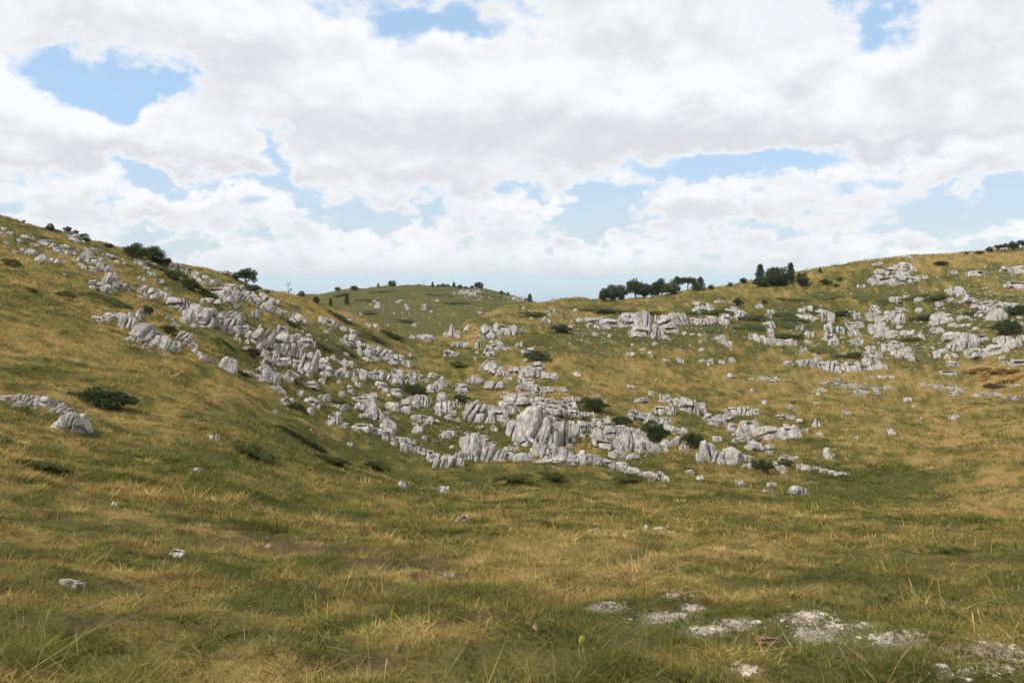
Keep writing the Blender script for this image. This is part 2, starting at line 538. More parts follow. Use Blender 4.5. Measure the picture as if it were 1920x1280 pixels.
def build_ground():
    ain = np.linspace(-R(37), R(37), 360)
    aout = np.concatenate([np.linspace(R(37), R(180), 40)[1:]])
    ang = np.concatenate([-aout[::-1][:-0 or None], ain, aout])[1:]
    rr = np.concatenate([np.exp(np.linspace(math.log(0.5), math.log(450), 360)), np.exp(np.linspace(math.log(450), math.log(64000), 50))[1:]])
    A, RR = np.meshgrid(ang, rr)
    x, y = RR * np.sin(A), RR * np.cos(A)
    z = H(x, y)
    na, nr = len(ang), len(rr)
    V = np.stack([x, y, z], -1).reshape(-1, 3)
    i = np.arange(nr - 1)[:, None] * na
    j = np.arange(na)[None, :]
    jn = (j + 1) % na
    q = np.stack([i + j, i + jn, i + na + jn, i + na + j], -1).reshape(-1, 4)
    q = q[:, ::-1]
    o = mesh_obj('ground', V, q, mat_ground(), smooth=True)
    tag(o, 'rolling limestone pasture with straw and green turf, falling to a far plain', None, None, 'structure')
    attr(o.data, 'tint', tint_at(V[:, 0], V[:, 1], V[:, 2]))
    front = (V[:, 1] > 1) & (V[:, 1] < 20)
    attr(o.data, 'soil', np.where(front, soil_at(*V.T), 0))
    attr(o.data, 'pale', np.where(front, pale_at(*V.T), 0))
    return o


build_ground()

# ------------------------------------------------------------------ limestone
def mat_rock(name='limestone', warm=(0.97, 0.95, 0.93)):
    m, T = mat_new(name)
    g = T.n('ShaderNodeNewGeometry')
    pos = g.outputs['Position']
    rnd = T.n('ShaderNodeObjectInfo').outputs['Random']
    sp = T.v('MULTIPLY', pos, (1.0, 1.0, 0.35))
    streak = T.noise(sp, 2.6, 5, 0.65)
    patch = T.noise(pos, 0.8, 4, 0.6)
    fine = T.noise(pos, 9.0, 4, 0.7)
    c = T.mix(T.rng(streak, 0.36, 0.66), (0.22, 0.214, 0.207), (0.56, 0.54, 0.515))
    c = T.mix(T.m('MULTIPLY', T.rng(patch, 0.56, 0.74), 0.7), c, (0.19, 0.186, 0.18))       # grey lichen
    c = T.mix(T.m('MULTIPLY', T.rng(fine, 0.60, 0.80), 0.5), c, (0.62, 0.61, 0.59))          # white crusts
    c = T.mix(T.m('MULTIPLY', T.rng(T.noise(pos, 1.6, 4, 0.7), 0.66, 0.76), 0.55), c, (0.13, 0.115, 0.05))   # moss
    c = T.mix(T.m('MULTIPLY', rnd, 0.30), c, (0.45, 0.415, 0.38))
    c = T.mix(T.m('MULTIPLY', T.rng(T.noise(pos, 0.22, 3, 0.6), 0.50, 0.68), 0.55), c, (0.25, 0.243, 0.235))     # darker weathered beds
    c = T.mix(T.m('MULTIPLY', T.rng(T.noise(pos, 2.3, 3, 0.7), 0.68, 0.76), 0.5), c, (0.40, 0.27, 0.12))      # orange lichen
    c = T.v('MULTIPLY', c, warm)
    vor = T.n('ShaderNodeTexVoronoi', feature='DISTANCE_TO_EDGE')
    warp = T.v('ADD', T.v('MULTIPLY', pos, (1.3, 1.3, 0.42)), T.xyz(T.m('MULTIPLY', patch, 0.9), T.m('MULTIPLY', streak, 0.5), 0.0))
    T.put(vor.inputs['Vector'], warp)
    vor.inputs['Scale'].default_value = 1.15
    crack = T.rng(vor.outputs['Distance'], 0.0, 0.07)
    h = T.m('ADD', T.m('MULTIPLY', streak, 0.7), T.m('ADD', T.m('MULTIPLY', fine, 0.22), T.m('MULTIPLY', crack, 0.30)))
    return finish(m, T, diffuse(T, c, 0.92, bump(T, h, 0.7, 0.35), 0.15))


M_ROCK = mat_rock()
M_PALE = mat_rock('beige_limestone', (1.05, 0.96, 0.82))
PALE_COPY = {}


def beige(o):
    """Soil-stained near stones: the same shape in beige."""
    if o.data.name not in PALE_COPY:
        d = o.data.copy()
        d.materials.clear()
        d.materials.append(M_PALE)
        PALE_COPY[o.data.name] = d
    o.data = PALE_COPY[o.data.name]
    return o


def cube_grid(n):
    """Vertices and quads of a subdivided cube, welded."""
    idx, V, Q = {}, [], []
    t = np.linspace(-1, 1, n + 1)

    def vid(p):
        k = (round(p[0] * 1000), round(p[1] * 1000), round(p[2] * 1000))
        if k not in idx:
            idx[k] = len(V)
            V.append(p)
        return idx[k]
    for ax in range(3):
        for s in (-1, 1):
            for i in range(n):
                for j in range(n):
                    c = []
                    for (a, b) in ((i, j), (i + 1, j), (i + 1, j + 1), (i, j + 1)):
                        p = [0, 0, 0]
                        p[ax], p[(ax + 1) % 3], p[(ax + 2) % 3] = s, t[a], t[b]
                        c.append(vid(tuple(p)))
                    Q.append(c if s > 0 else c[::-1])
    return np.array(V), np.array(Q)


GRIDS = {n: cube_grid(n) for n in (2, 4, 7, 12, 20, 30)}


def rock_verts(seed, kind, n, aspect=(1, 1, 1)):
    """A unit rock. kinds: b block, d dome with runnels, s spire of upright blades, f flat slab, r rounded, p pointed."""
    rg = np.random.default_rng(seed)
    P, Q = GRIDS[n]
    k = {'b': 6.0, 'd': 2.7, 's': 4.5, 'f': 5.0, 'r': 2.6, 'p': 3.2}[kind]
    q = P / (np.sum(np.abs(P) ** k, 1) ** (1 / k))[:, None]
    if kind == 'p':
        q[:, :2] *= (1.0 - 0.5 * (q[:, 2:] + 1) / 2)
        q[:, 0] += 0.25 * rg.uniform(-1, 1) * (q[:, 2] + 1)
    if kind == 's':
        q[:, :2] *= (1.06 - 0.25 * (q[:, 2:] + 1) / 2)
    # broken faces
    for _ in range({'b': 15, 'd': 4, 's': 9, 'f': 10, 'r': 8, 'p': 10}[kind]):
        nrm = rg.normal(size=3)
        if kind == 'f':
            nrm[2] *= 0.4
        if nrm[2] < -0.2:
            nrm[2] *= -1
        nrm /= np.linalg.norm(nrm)
        top = np.max(q @ nrm)
        off = top * rg.uniform(0.66, 0.93)
        t = q @ nrm - off
        q = q - nrm * np.maximum(t, 0)[:, None] * 0.96
    asp = np.asarray(aspect, float)
    w = q * asp
    so = seed * 1.37 % 91
    big = fbm(w[:, 0] * 1.1 + so, w[:, 1] * 1.1, w[:, 2] * 1.1, 3)
    d = (0.16 if kind in 'dr' else 0.09) * big
    # joints: deep narrow clefts along a few planes
    ncl = {'b': 3, 'd': 7, 's': 6, 'f': 4, 'r': 2, 'p': 3}[kind]
    rad = np.linalg.norm(q * np.array([1, 1, 0.3]), axis=1)
    wob = 0.10 * fbm(w[:, 0] * 1.6 + so, w[:, 1] * 1.6, w[:, 2] * 1.2 + 4, 2)
    cl = 0
    for _ in range(ncl):
        a = rg.uniform(-0.35, 0.35)
        ax = np.array([math.cos(a), math.sin(a) * 0.6, rg.uniform(-0.25, 0.25)])
        g = q @ ax + wob * rg.uniform(0.8, 1.8)
        c = rg.uniform(-0.85, 0.85)
        wd = rg.uniform(0.03, 0.07) * (1.5 if n < 12 else 1)
        cl = cl + rg.uniform(0.10, 0.26) * np.exp(-((g - c) / wd) ** 2)
    if kind in 'bfs' and n >= 12:
        for _ in range(2):
            g = q[:, 2] + wob * 1.3 + 0.15 * q[:, 0] * rg.uniform(-1, 1)
            c = rg.uniform(-0.4, 0.75)
            cl = cl + rg.uniform(0.08, 0.18) * np.exp(-((g - c) / 0.045) ** 2)
    run = 0.05 * np.abs(fbm(w[:, 0] * 4.2 + so, w[:, 1] * 4.2, w[:, 2] * 0.9, 3))
    d = d - np.minimum(cl, 0.34) - (run if kind in 'ds' else 0.6 * run) + 0.035 * fbm(w[:, 0] * 6 + so, w[:, 1] * 6, w[:, 2] * 6, 2)
    nn = q / np.maximum(np.linalg.norm(q, axis=1), 1e-6)[:, None]
    q = q + nn * d[:, None] * 1.0
    lo, hi = q.min(0), q.max(0)
    q = (q - (lo + hi) / 2) / ((hi - lo) / 2)
    return q, Q


def clip_piece(planes, sub):
    """Convex block cut from a box by half spaces, roughened: verts, tris."""
    bm = bmesh.new()
    bmesh.ops.create_cube(bm, size=2.0)
    for nrm, off in planes:
        nrm = Vector(nrm).normalized()
        r = bmesh.ops.bisect_plane(bm, geom=bm.verts[:] + bm.edges[:] + bm.faces[:], plane_co=nrm * off, plane_no=nrm, clear_outer=True)
        ed = [g for g in r['geom_cut'] if isinstance(g, bmesh.types.BMEdge)]
        if len(ed) >= 3:
            bmesh.ops.edgeloop_fill(bm, edges=ed)
    bmesh.ops.recalc_face_normals(bm, faces=bm.faces[:])
    bmesh.ops.triangulate(bm, faces=bm.faces[:])
    for k in range(sub):
        lim = (0.55, 0.30, 0.17)[k]
        ed = [e for e in bm.edges if e.calc_length() > lim]
        if ed:
            bmesh.ops.subdivide_edges(bm, edges=ed, cuts=1)
            bmesh.ops.triangulate(bm, faces=bm.faces[:])
    for k in range({1: 0, 2: 2, 3: 4}[sub]):
        bmesh.ops.smooth_vert(bm, verts=bm.verts[:], factor=0.5, use_axis_x=True, use_axis_y=True, use_axis_z=True)
    bm.normal_update()
    V = np.array([v.co[:] for v in bm.verts]).reshape(-1, 3)
    N = np.array([v.normal[:] for v in bm.verts]).reshape(-1, 3)
    bm.verts.index_update()
    T = np.array([[v.index for v in f.verts] for f in bm.faces]).reshape(-1, 3)
    bm.free()
    return V, N, T


def jointed_rock(seed, kind, sub):
    """Limestone split along parallel joints into slabs of uneven height."""
    rg = np.random.default_rng(seed)
    nj = {'b': rg.integers(1, 4), 's': rg.integers(3, 6), 'f': rg.integers(1, 4), 'p': rg.integers(0, 2)}[kind]
    if sub == 1:
        nj = min(nj, 2)
    a = rg.uniform(-0.4, 0.4)
    jn = np.array([math.cos(a), math.sin(a), rg.uniform(-0.3, 0.3)])
    jn /= np.linalg.norm(jn)
    cuts = [-1.6] + sorted(rg.uniform(-0.75, 0.75, nj)) + [1.6]
    V, T, off = [], [], 0
    so = seed * 0.77 % 97
    for i in range(len(cuts) - 1):
        if cuts[i + 1] - cuts[i] < 0.16:
            continue
        gap = rg.uniform(0.012, 0.045)
        bands = [(-1.2, 1.2)]
        if kind in 'bf' and sub > 1 and rg.random() < 0.6:
            c = rg.uniform(-0.1, 0.6)
            bands = [(-1.2, c), (c, 1.2)]
        top = rg.uniform(0.62, 1.0) if kind != 'p' else 1.0
        for (z0, z1) in bands:
            pl = [(-jn, -(cuts[i] + gap)), (jn, cuts[i + 1] - gap)]
            bn = np.array([rg.uniform(-.12, .12), rg.uniform(-.12, .12), 1])
            if z0 > -1:
                pl.append((-bn, -(z0 + 0.02)))
            if z1 < 1:
                pl.append((bn, z1 - 0.02))
            tn = np.array([rg.uniform(-.35, .35), rg.uniform(-.45, .25), 1.0])
            tn /= np.linalg.norm(tn)
            pl.append((tn, top * rg.uniform(0.85, 1.0)))
            fn = np.array([rg.uniform(-.3, .3), -1.0, rg.uniform(0.0, .45)])
            pl.append((fn, rg.uniform(0.62, 0.98)))
            if kind == 'p':
                for sg in (-1, 1):
                    pl.append(((sg, rg.uniform(-.3, .3), rg.uniform(.35, .8)), rg.uniform(0.45, 0.7)))
            for _ in range(5):
                n = rg.normal(size=3)
                n[2] = abs(n[2]) * (1.0 if kind != 'f' else .5)
                n /= np.linalg.norm(n)
                pl.append((n, np.abs(n).sum() * rg.uniform(0.60, 0.86)))
            try:
                v, nn, t = clip_piece(pl, sub)
            except Exception:
                continue
            if len(t) < 4:
                continue
            d = 0.10 * fbm(v[:, 0] * 1.7 + so, v[:, 1] * 1.7 + i, v[:, 2] * 1.7, 3) - 0.09 * np.abs(pn(v[:, 0] * 5 + so, v[:, 1] * 5, v[:, 2] * 1.6))
            v = v + nn * d[:, None]
            V.append(v)
            T.append(t + off)
            off += len(v)
    V, T = np.concatenate(V), np.concatenate(T)
    lo, hi = V.min(0), V.max(0)
    lo[2] = min(lo[2], -1)
    return (V - (lo + hi) / 2) / ((hi - lo) / 2), T


ROCK_PROTO = {}


def rock_proto(kind, n, i):
    key = (kind, n, i)
    if key not in ROCK_PROTO:
        sd = 900 + i * 13 + ord(kind) * 31 + n
        if kind in 'dr' or n <= 4:
            asp = {'b': (1, 1, .9), 'd': (1.3, 1.1, 1), 's': (1, .8, 1.2), 'f': (1.6, 1.2, .5), 'r': (1.1, 1, .8), 'p': (1, .9, 1.1)}[kind]
            q, Q = rock_verts(sd, kind, n, asp)
        else:
            q, Q = jointed_rock(sd, kind, {7: 1, 12: 2, 20: 3, 30: 3}[n])
        o = mesh_obj('rock', q, Q, M_ROCK, link=False)
        o.data.polygons.foreach_set('use_smooth', np.ones(len(o.data.polygons), bool))
        try:
            o.data.set_sharp_from_angle(angle=R(26))
        except Exception:
            pass
        ROCK_PROTO[key] = o.data
        bpy.data.objects.remove(o)
    return ROCK_PROTO[key]


FOOT = []        # rock footprints, to keep grass from growing through stone


def put_rock(name, u, v, w, h, kind='b', tilt=0.0, seed=None, parent=None, dmin=2.0, dmax=440.0, yaw=None):
    """A rock whose foot is seen at (u, v), w wide and h high in photograph pixels."""
    seed = seed if seed is not None else int(u * 7 + v * 3)
    rg = random.Random(seed)
    x, y, z = hit(u, v, dmin, dmax)
    W_, H_ = w * y / F, h * y / F * (0.84 if kind in 'bs' and h > 14 else 1.0)
    n = 4 if w < 7 else 7 if w < 13 else 12 if w < 24 else 20 if w < 46 else 30
    me = rock_proto(kind, n, rg.randrange({4: 5, 7: 6, 12: 7, 20: 6, 30: 5}[n]))
    o = bpy.data.objects.new(name, me)
    COL.objects.link(o)
    dep = W_ * rg.uniform(0.75, 1.05)
    if kind == 's':
        dep = max(W_ * 0.8, H_ * 0.5)
    hz = H_ * 0.84
    cz = z + H_ - hz
    cy_ = y + dep * 0.42
    if tilt:
        hz *= 1.0
    loc = Vector((x * cy_ / y, cy_, cz))
    sc = (W_ / 2 * 1.2, dep / 2 * 1.1, hz)
    rot = (rg.uniform(-.62, -.22) if h > 5 else rg.uniform(-.2, .05), R(tilt) + rg.uniform(-.06, .06), yaw if yaw is not None else rg.uniform(-.35, .35))
    if parent:
        o.parent = parent
        o.location = loc - Vector(parent.location)
    else:
        o.location = loc
    o.scale = sc
    o.rotation_euler = rot
    FOOT.append((loc.x, loc.y, W_ * 0.46, dep * 0.44))
    return o


def merged_stones(name, pts, label, parent=None):
    """Stones too small to tell apart, one mesh. pts: (x, y, z, size)"""
    P, Q = GRIDS[2]
    base = [rock_proto(k, 2, i) for k in 'bfr' for i in range(4)]
    bv = []
    for me in base:
        a = np.empty(len(me.vertices) * 3, np.float32)
        me.vertices.foreach_get('co', a)
        bv.append(a.reshape(-1, 3))
    V, Fc, n = [], [], 0
    rg = np.random.default_rng(3)
    for (x, y, z, s) in pts:
        b = bv[rg.integers(len(bv))]
        a = rg.uniform(0, 6.28)
        sx_, sy_, sz_ = s * rg.uniform(.7, 1.2) / 2, s * rg.uniform(.5, 1) / 2, s * rg.uniform(.25, .5) / 2
        p = b * (sx_, sy_, sz_)
        p = np.stack([p[:, 0] * math.cos(a) - p[:, 1] * math.sin(a), p[:, 0] * math.sin(a) + p[:, 1] * math.cos(a), p[:, 2]], 1)
        V.append(p + (x, y, z + sz_ * 0.3))
        Fc.append(Q + n)
        n += len(p)
    o = mesh_obj(name, np.concatenate(V), np.concatenate(Fc), M_ROCK)
    tag(o, label, None, None, 'stuff')
    return o


def outcrop(name, label, cat, rocks, group=None, piece='block', dmin=2.0, dmax=440.0):
    u0 = sum(r[0] for r in rocks) / len(rocks)
    v0 = max(r[1] for r in rocks)
    e = empty(name, hit(u0, v0, dmin, dmax))
    tag(e, label, cat, group)
    for r in rocks:
        put_rock({'f': 'slab', 's': 'fluted_slab', 'd': 'dome', 'p': 'spire', 'r': 'hump'}.get(r[4], piece), *r, parent=e, dmin=dmin, dmax=dmax)
        u, v, w, h, k = r[:5]
        if w >= 12:
            rg = random.Random(int(u * 11 + v))
            for _ in range(2 + (w > 22) + (w > 40)):
                ww = max(w * rg.uniform(.2, .42), 4.5)
                put_rock(piece, u + rg.uniform(-.68, .68) * w, v + rg.uniform(-.45, .06) * h + 1, ww, ww * rg.uniform(.5, 1.0), rg.choice('bbfp'), rg.uniform(-20, 20) + (r[5] if len(r) > 5 else 0), seed=rg.randrange(99999), parent=e, dmin=dmin, dmax=dmax)
    rg = random.Random(int(u0 * 3 + v0))
    sm = []
    for r in rocks:
        for _ in range(4):
            x, y, z = hit(r[0] + rg.uniform(-.75, .75) * r[2], r[1] + rg.uniform(-.5, .12) * r[3] + 1, dmin, dmax)
            sm.append((x - e.location.x, y - e.location.y, z - e.location.z, rg.uniform(2.5, 6) * y / F))
    o = merged_stones('rubble', sm, None)
    o.parent = e
    return e


OUT = [
 # ---- left hillside, from the skyline down
 ('low rocky ledge of tumbled slabs near the top of the left hillside', [
  (68,461,13,7,'b'),(75,455,17,5,'f',12),(88,460,22,9,'b',10),(100,464,15,8,'b'),(108,472,16,8,'b'),(115,467,10,9,'b'),(131,468,19,8,'f',18),(124,477,17,9,'b'),(146,475,13,5,'f'),(139,478,10,6,'b')]),
 ('small light crag beside the dark bush on the left skyline', [(128,440,15,10,'f',15),(141,452,20,14,'b'),(154,456,11,6,'f'),(133,446,10,7,'b')]),
 ('stepped grey slabs tilted downhill high on the left hillside', [
  (165,472,15,6,'f',14),(178,470,13,5,'f',14),(168,477,17,5,'f',14),(165,486,26,8,'f',24),(177,494,24,15,'b',16),(189,488,14,6,'f',14),(146,489,15,7,'b')]),
 ('paired pale blocks below the stepped slabs on the left hillside', [(189,501,11,10,'b'),(201,508,17,14,'b'),(177,511,19,14,'b'),(152,500,11,6,'f',20),(160,504,9,6,'b')]),
 ('broad pale hump of rock with trailing thin slabs, upper left hillside', [
  (207,536,30,24,'d',12),(172,533,13,10,'b'),(187,540,24,11,'b'),(199,548,26,14,'d'),(226,542,13,15,'f',40),(238,544,13,13,'f',40),(216,541,14,12,'b',25)]),
 ('small crag under the wide spreading dark pine', [(264,498,18,16,'b'),(258,490,14,8,'f',20),(274,505,12,7,'b',10),(287,501,8,9,'b')]),
 ('split pale slabs below the dark shrubs on the left hillside', [
  (272,549,20,16,'s',25),(286,559,26,20,'b',-15),(301,558,9,15,'s',18),(313,561,15,18,'b',8),(268,559,17,6,'f'),(295,549,14,8,'b')]),
 ('large square grey block with flanking pieces on the left hillside', [
  (378,604,46,42,'b',8),(353,601,21,22,'d'),(346,604,11,9,'b'),(374,614,24,9,'b',12),(393,610,16,10,'b')]),
 ('narrow upright grey block beside the large square one', [(411,602,19,27,'b'),(402,604,9,12,'b'),(420,606,10,9,'b')]),
 ('jointed mass of pale blocks between the square block and the slab cliff', [
  (436,622,30,34,'b',8),(452,624,20,20,'b'),(424,624,20,18,'b'),(443,598,28,14,'b',14),(462,620,12,12,'b')]),
 ('rock ridge descending from the umbrella pine along the left skyline', [
  (402,534,18,13,'b'),(427,545,20,22,'b',10),(418,515,23,6,'f'),(448,546,14,16,'f',34),(408,553,28,14,'b'),(426,566,24,17,'b'),(455,562,34,13,'f',22),(397,571,28,8,'f',8),(467,556,26,9,'f',22),(443,577,20,6,'f'),(383,533,13,7,'b'),(436,556,18,12,'b',15)]),
 ('rib of tilted slabs below the umbrella pine', [(500,567,36,11,'f',24),(513,586,34,13,'f',22),(488,572,24,12,'b',20),(533,592,14,11,'b'),(476,570,20,10,'f',18),(478,592,15,14,'b'),(500,580,20,9,'f',22)]),
 ('group of thin upturned slabs on the grassy crest left of the far hill', [(552,603,24,10,'f',-28),(567,607,15,8,'b'),(545,606,16,6,'f',20),(558,594,12,8,'b',20)]),
 ('long pale slab cracked in two on the grass below the crest', [(607,606,20,12,'b',15),(627,611,18,11,'b',18)]),
 ('skyline slabs stepping down towards the umbrella pine', [(335,504,24,6,'f',18),(362,518,22,9,'b',6),(346,509,16,5,'f',20),(320,509,11,6,'b'),(372,523,14,6,'f',18)]),
 ('jagged spiky rock with a long smooth slope, lower left hillside', [
  (240,618,30,34,'s',10),(262,598,16,22,'p'),(245,598,15,16,'p'),(276,642,54,32,'d',22),(306,656,38,24,'d',20),(222,600,20,14,'b'),(207,599,23,13,'b',12),(183,603,24,11,'b'),(195,606,16,8,'b')]),
 ('steep thin ledge trailing down from the spiky rock', [(345,640,24,24,'b',30),(358,652,24,14,'f',36),(371,664,20,8,'f',36),(318,600,14,4,'f',36),(330,612,12,5,'f',44),(332,650,14,12,'b')]),
 ('scatter of broken slabs under the smooth slope of the spiky rock', [(260,642,18,8,'f',18),(276,653,16,8,'f',28),(330,661,10,7,'b'),(288,646,10,6,'b')]),
 # ---- the slab cliff
 ('high cliff of upright grey slabs in the middle of the left hillside', [
  (474,642,26,34,'b',28),(488,636,22,32,'b',26),(498,652,10,36,'s',32),(487,655,11,24,'s',32),(507,642,7,30,'s',30),(515,636,7,22,'s',28),
  (522,660,24,52,'b',12),(530,622,18,13,'b'),(537,668,14,38,'s',12),(529,686,18,24,'b',6),(518,672,10,20,'b'),(550,668,15,32,'s',10),(561,672,16,36,'s',9),
  (577,648,28,18,'b'),(574,702,24,56,'b',8),(588,692,14,38,'s',6),(572,704,14,13,'b'),(549,687,22,18,'b'),(559,634,14,10,'b'),(550,634,10,8,'b'),(543,640,14,12,'b'),(560,690,18,18,'b'),(497,668,12,14,'b',20)], 'slab'),
 ('lower end of the slab cliff, fluted and stepping down', [(604,692,20,30,'b',6),(614,704,20,22,'b',8),(633,706,13,20,'s',20),(645,708,18,22,'d',14),(596,668,12,16,'p'),(606,705,12,8,'b')], 'slab'),
 ('slanting slab pile under the slab cliff beside red brown heather', [(495,703,26,20,'b',-30),(494,684,30,6,'f',-28),(509,678,18,14,'b'),(521,685,20,6,'f',34),(488,694,16,8,'f',-28)], 'slab'),
 ('rough blocks at the foot of the slab cliff', [(508,716,26,15,'b'),(519,709,13,12,'b'),(536,716,14,20,'b'),(550,706,24,9,'f',24),(546,713,9,7,'b'),(498,714,14,9,'b')]),
 ('string of stones on the grass edge below the slab cliff', [(463,701,12,7,'b'),(472,703,8,5,'b'),(484,709,13,6,'f'),(487,715,15,6,'f',10),(500,717,10,5,'b')]),
 ('pair of grey knobs above the fluted end of the slab cliff', [(625,674,14,10,'p'),(644,684,18,12,'p'),(655,687,15,11,'b')]),
 ('tilted crag in the green gully right of the slab cliff', [(657,642,24,20,'b',18),(670,650,13,12,'b'),(643,641,12,5,'f',20),(643,620,11,8,'b'),(662,626,14,10,'b',10),(650,648,14,8,'f',25)]),
 ('broad ledge of tilted slabs above the blocky terrace', [(688,664,30,18,'f',22),(720,670,32,20,'b',18),(748,678,17,18,'b'),(763,687,18,12,'b'),(700,677,30,8,'f',10),(704,656,20,10,'b',20),(733,682,20,9,'f',22)], 'slab'),
 ('blocky terrace of square pale rocks in the middle of the left slope', [(675,710,22,22,'b'),(694,708,18,17,'b'),(710,708,20,19,'b'),(730,717,26,20,'b'),(757,724,38,16,'f',10),(713,728,20,13,'b'),(721,735,11,8,'b'),(744,704,20,12,'b',12),(664,716,9,10,'b')]),
 ('slab and dome right of the blocky terrace', [(780,710,28,11,'f',20),(813,709,19,10,'b',8),(828,725,20,19,'d'),(813,734,24,13,'b'),(797,716,14,7,'b')]),
 # ---- boulder field, lower left
 ('cluster of pale blocks at the top of the boulder field', [(683,758,38,17,'b'),(676,766,22,9,'b'),(700,745,12,10,'b'),(693,764,16,10,'b')]),
 ('angular grey block on the green floor of the boulder field', [(703,786,42,27,'p'),(690,784,14,10,'b')]),
 ('two rounded blocks side by side in the boulder field', [(733,768,22,15,'r'),(757,768,30,20,'b'),(744,771,12,7,'b'),(760,772,14,6,'f')]),
 ('jagged upright rock beside the dark juniper of the boulder field', [(788,760,24,25,'s'),(800,762,12,14,'s',15),(778,762,10,9,'b')]),
 ('rough ridge of blocks under the round dark shrub', [(830,751,19,15,'r'),(833,772,30,21,'b',-12),(852,764,18,18,'b'),(822,776,14,9,'b'),(848,778,14,9,'b'),(867,733,22,14,'b'),(868,748,16,12,'b')]),
 ('big striped rock wall facing left beside the gully', [(893,786,36,36,'b',10),(884,766,20,20,'b',16),(906,776,14,20,'s')]),
 ('tumbled pile of stones low in the boulder field', [(628,793,22,14,'b'),(645,801,13,9,'b'),(620,797,9,7,'b'),(636,786,10,7,'b')]),
 ('cauliflower like knot of pale stones, boulder field', [(680,807,30,15,'b'),(668,808,12,8,'b'),(692,804,12,9,'b')]),
 ('heap of rounded stones above the near grass spur', [(728,807,26,19,'r'),(715,816,32,9,'f',8),(733,815,13,12,'r'),(720,797,16,9,'b')]),
 ('long flat stone with rubble at the grass spur edge', [(748,831,26,10,'f',8),(762,828,12,8,'b'),(738,835,10,7,'b'),(774,832,14,8,'b')]),
 ('cluster of small upright stones before the dome boulder', [(837,819,12,13,'b'),(846,818,10,12,'b'),(828,820,10,8,'b')]),
 ('steep fan of stones at the foot of the spur', [(588,762,26,18,'b',18),(607,750,19,13,'b'),(563,742,13,11,'b'),(575,756,10,10,'b')]),
 ('narrow stony rib behind the grass spur', [(538,757,20,14,'f',40),(521,735,12,12,'b',30),(514,730,14,6,'f',38),(532,738,9,8,'b')]),
 # ---- near ridge
 ('ribbed grey slabs at the lower end of the near ridge', [(813,866,24,18,'s',-18),(830,876,28,28,'s',14),(850,873,24,22,'s',18),(863,860,18,16,'s',12),(797,852,24,10,'f',12),(773,846,36,9,'f',8),(840,868,16,22,'s',16)], 'slab'),
 ('tall leaning boulder split into upright slabs on the near ridge', [(893,860,46,50,'d',14),(876,836,26,20,'b',10),(922,862,15,38,'s',10),(937,864,16,30,'s',14),(908,862,14,34,'s',8),(884,864,22,16,'s')], 'slab'),
 ('low smooth whaleback of rock along the foot of the near ridge', [(1014,858,36,23,'d'),(1055,860,40,18,'d',6),(1041,872,72,13,'r',3),(1085,870,32,18,'b',10),(1113,871,36,16,'d',10),(1136,875,28,14,'b',12),(1163,883,36,15,'d',14),(1191,890,32,10,'r',14),(1220,896,30,10,'r',14),(1241,901,22,10,'b',14)]),
 ('giant fluted dome boulder in the middle of the valley', [(1010,834,82,66,'d'),(1046,834,36,58,'s',6),(968,814,30,30,'b',18),(1062,822,16,40,'s',4),(985,812,30,36,'d',-10),(1032,778,50,12,'f',3)]),
 ('knobbly rock pile left of the giant dome boulder', [(923,778,22,18,'r'),(936,790,30,26,'b'),(924,788,15,22,'b'),(951,768,18,16,'b'),(960,776,18,13,'b'),(947,794,17,8,'f',-14),(948,799,13,7,'b'),(961,804,17,22,'b',-16),(941,770,16,12,'b')]),
 ('flat slabs and cubes stacked above the giant dome boulder', [(968,754,34,10,'f',5),(1004,757,19,12,'b'),(1025,758,28,11,'b'),(1045,762,15,16,'b'),(985,763,44,7,'f',4),(1024,766,54,8,'f',5),(1055,782,28,13,'b',8),(1077,782,28,13,'b'),(948,760,24,9,'f'),(1066,770,18,9,'f',8)], 'slab'),
 ('blocks spilling from the right side of the giant dome boulder', [(1095,806,26,20,'b'),(1080,816,24,20,'d'),(1070,810,11,13,'b'),(1071,830,14,15,'b',-20),(1092,820,13,8,'b'),(1115,810,18,9,'b')]),
 ('broken slab leaning under the giant dome boulder', [(987,835,26,16,'b',30),(978,828,12,9,'b')]),
 ('grey pile between the giant dome and the round juniper', [(1066,754,22,10,'b'),(1073,767,18,14,'b',-25),(1085,752,20,7,'f'),(1058,764,12,7,'b')]),
 ('wide pale rock face hung with dark junipers, right of the dome boulder', [(1184,846,58,42,'d',6),(1148,822,28,28,'b'),(1123,828,26,24,'d',-12),(1133,840,30,14,'b',6),(1133,802,24,22,'b'),(1212,848,22,26,'b'),(1234,847,28,18,'s'),(1160,808,22,12,'b'),(1250,838,20,16,'s')]),
 ('long tilted slab crest above the junipers of the pale rock face', [(1197,787,38,12,'f',16),(1232,799,42,10,'f',16),(1263,812,36,11,'f',16),(1270,834,20,20,'s'),(1282,846,14,16,'s',12)], 'slab'),
 ('fluted spire of rock where the pale face ends', [(1328,862,28,40,'s',8),(1312,866,12,22,'s'),(1343,866,16,26,'s',6)], 'slab'),
 ('rounded dome with runnels next to the fluted spire', [(1370,871,44,31,'d'),(1402,866,20,15,'b'),(1400,878,19,10,'b')]),
 ('line of pale stones ending the near ridge in the grass', [(1451,879,15,14,'b'),(1469,886,11,14,'b'),(1500,881,15,13,'b'),(1513,881,11,9,'b'),(1531,881,13,6,'f'),(1560,889,15,7,'r'),(1580,892,21,6,'f',8),(1545,885,14,5,'f'),(1477,863,26,6,'f',10)]),
 # ---- middle meadow
 ('paired grey blocks standing in the straw meadow', [(1249,754,19,19,'b'),(1265,760,19,17,'b'),(1242,774,25,13,'b'),(1257,776,17,15,'b')]),
 ('squat rounded block cleft on its right side in the meadow', [(1292,772,36,31,'b'),(1316,774,19,19,'b'),(1328,782,11,8,'b')]),
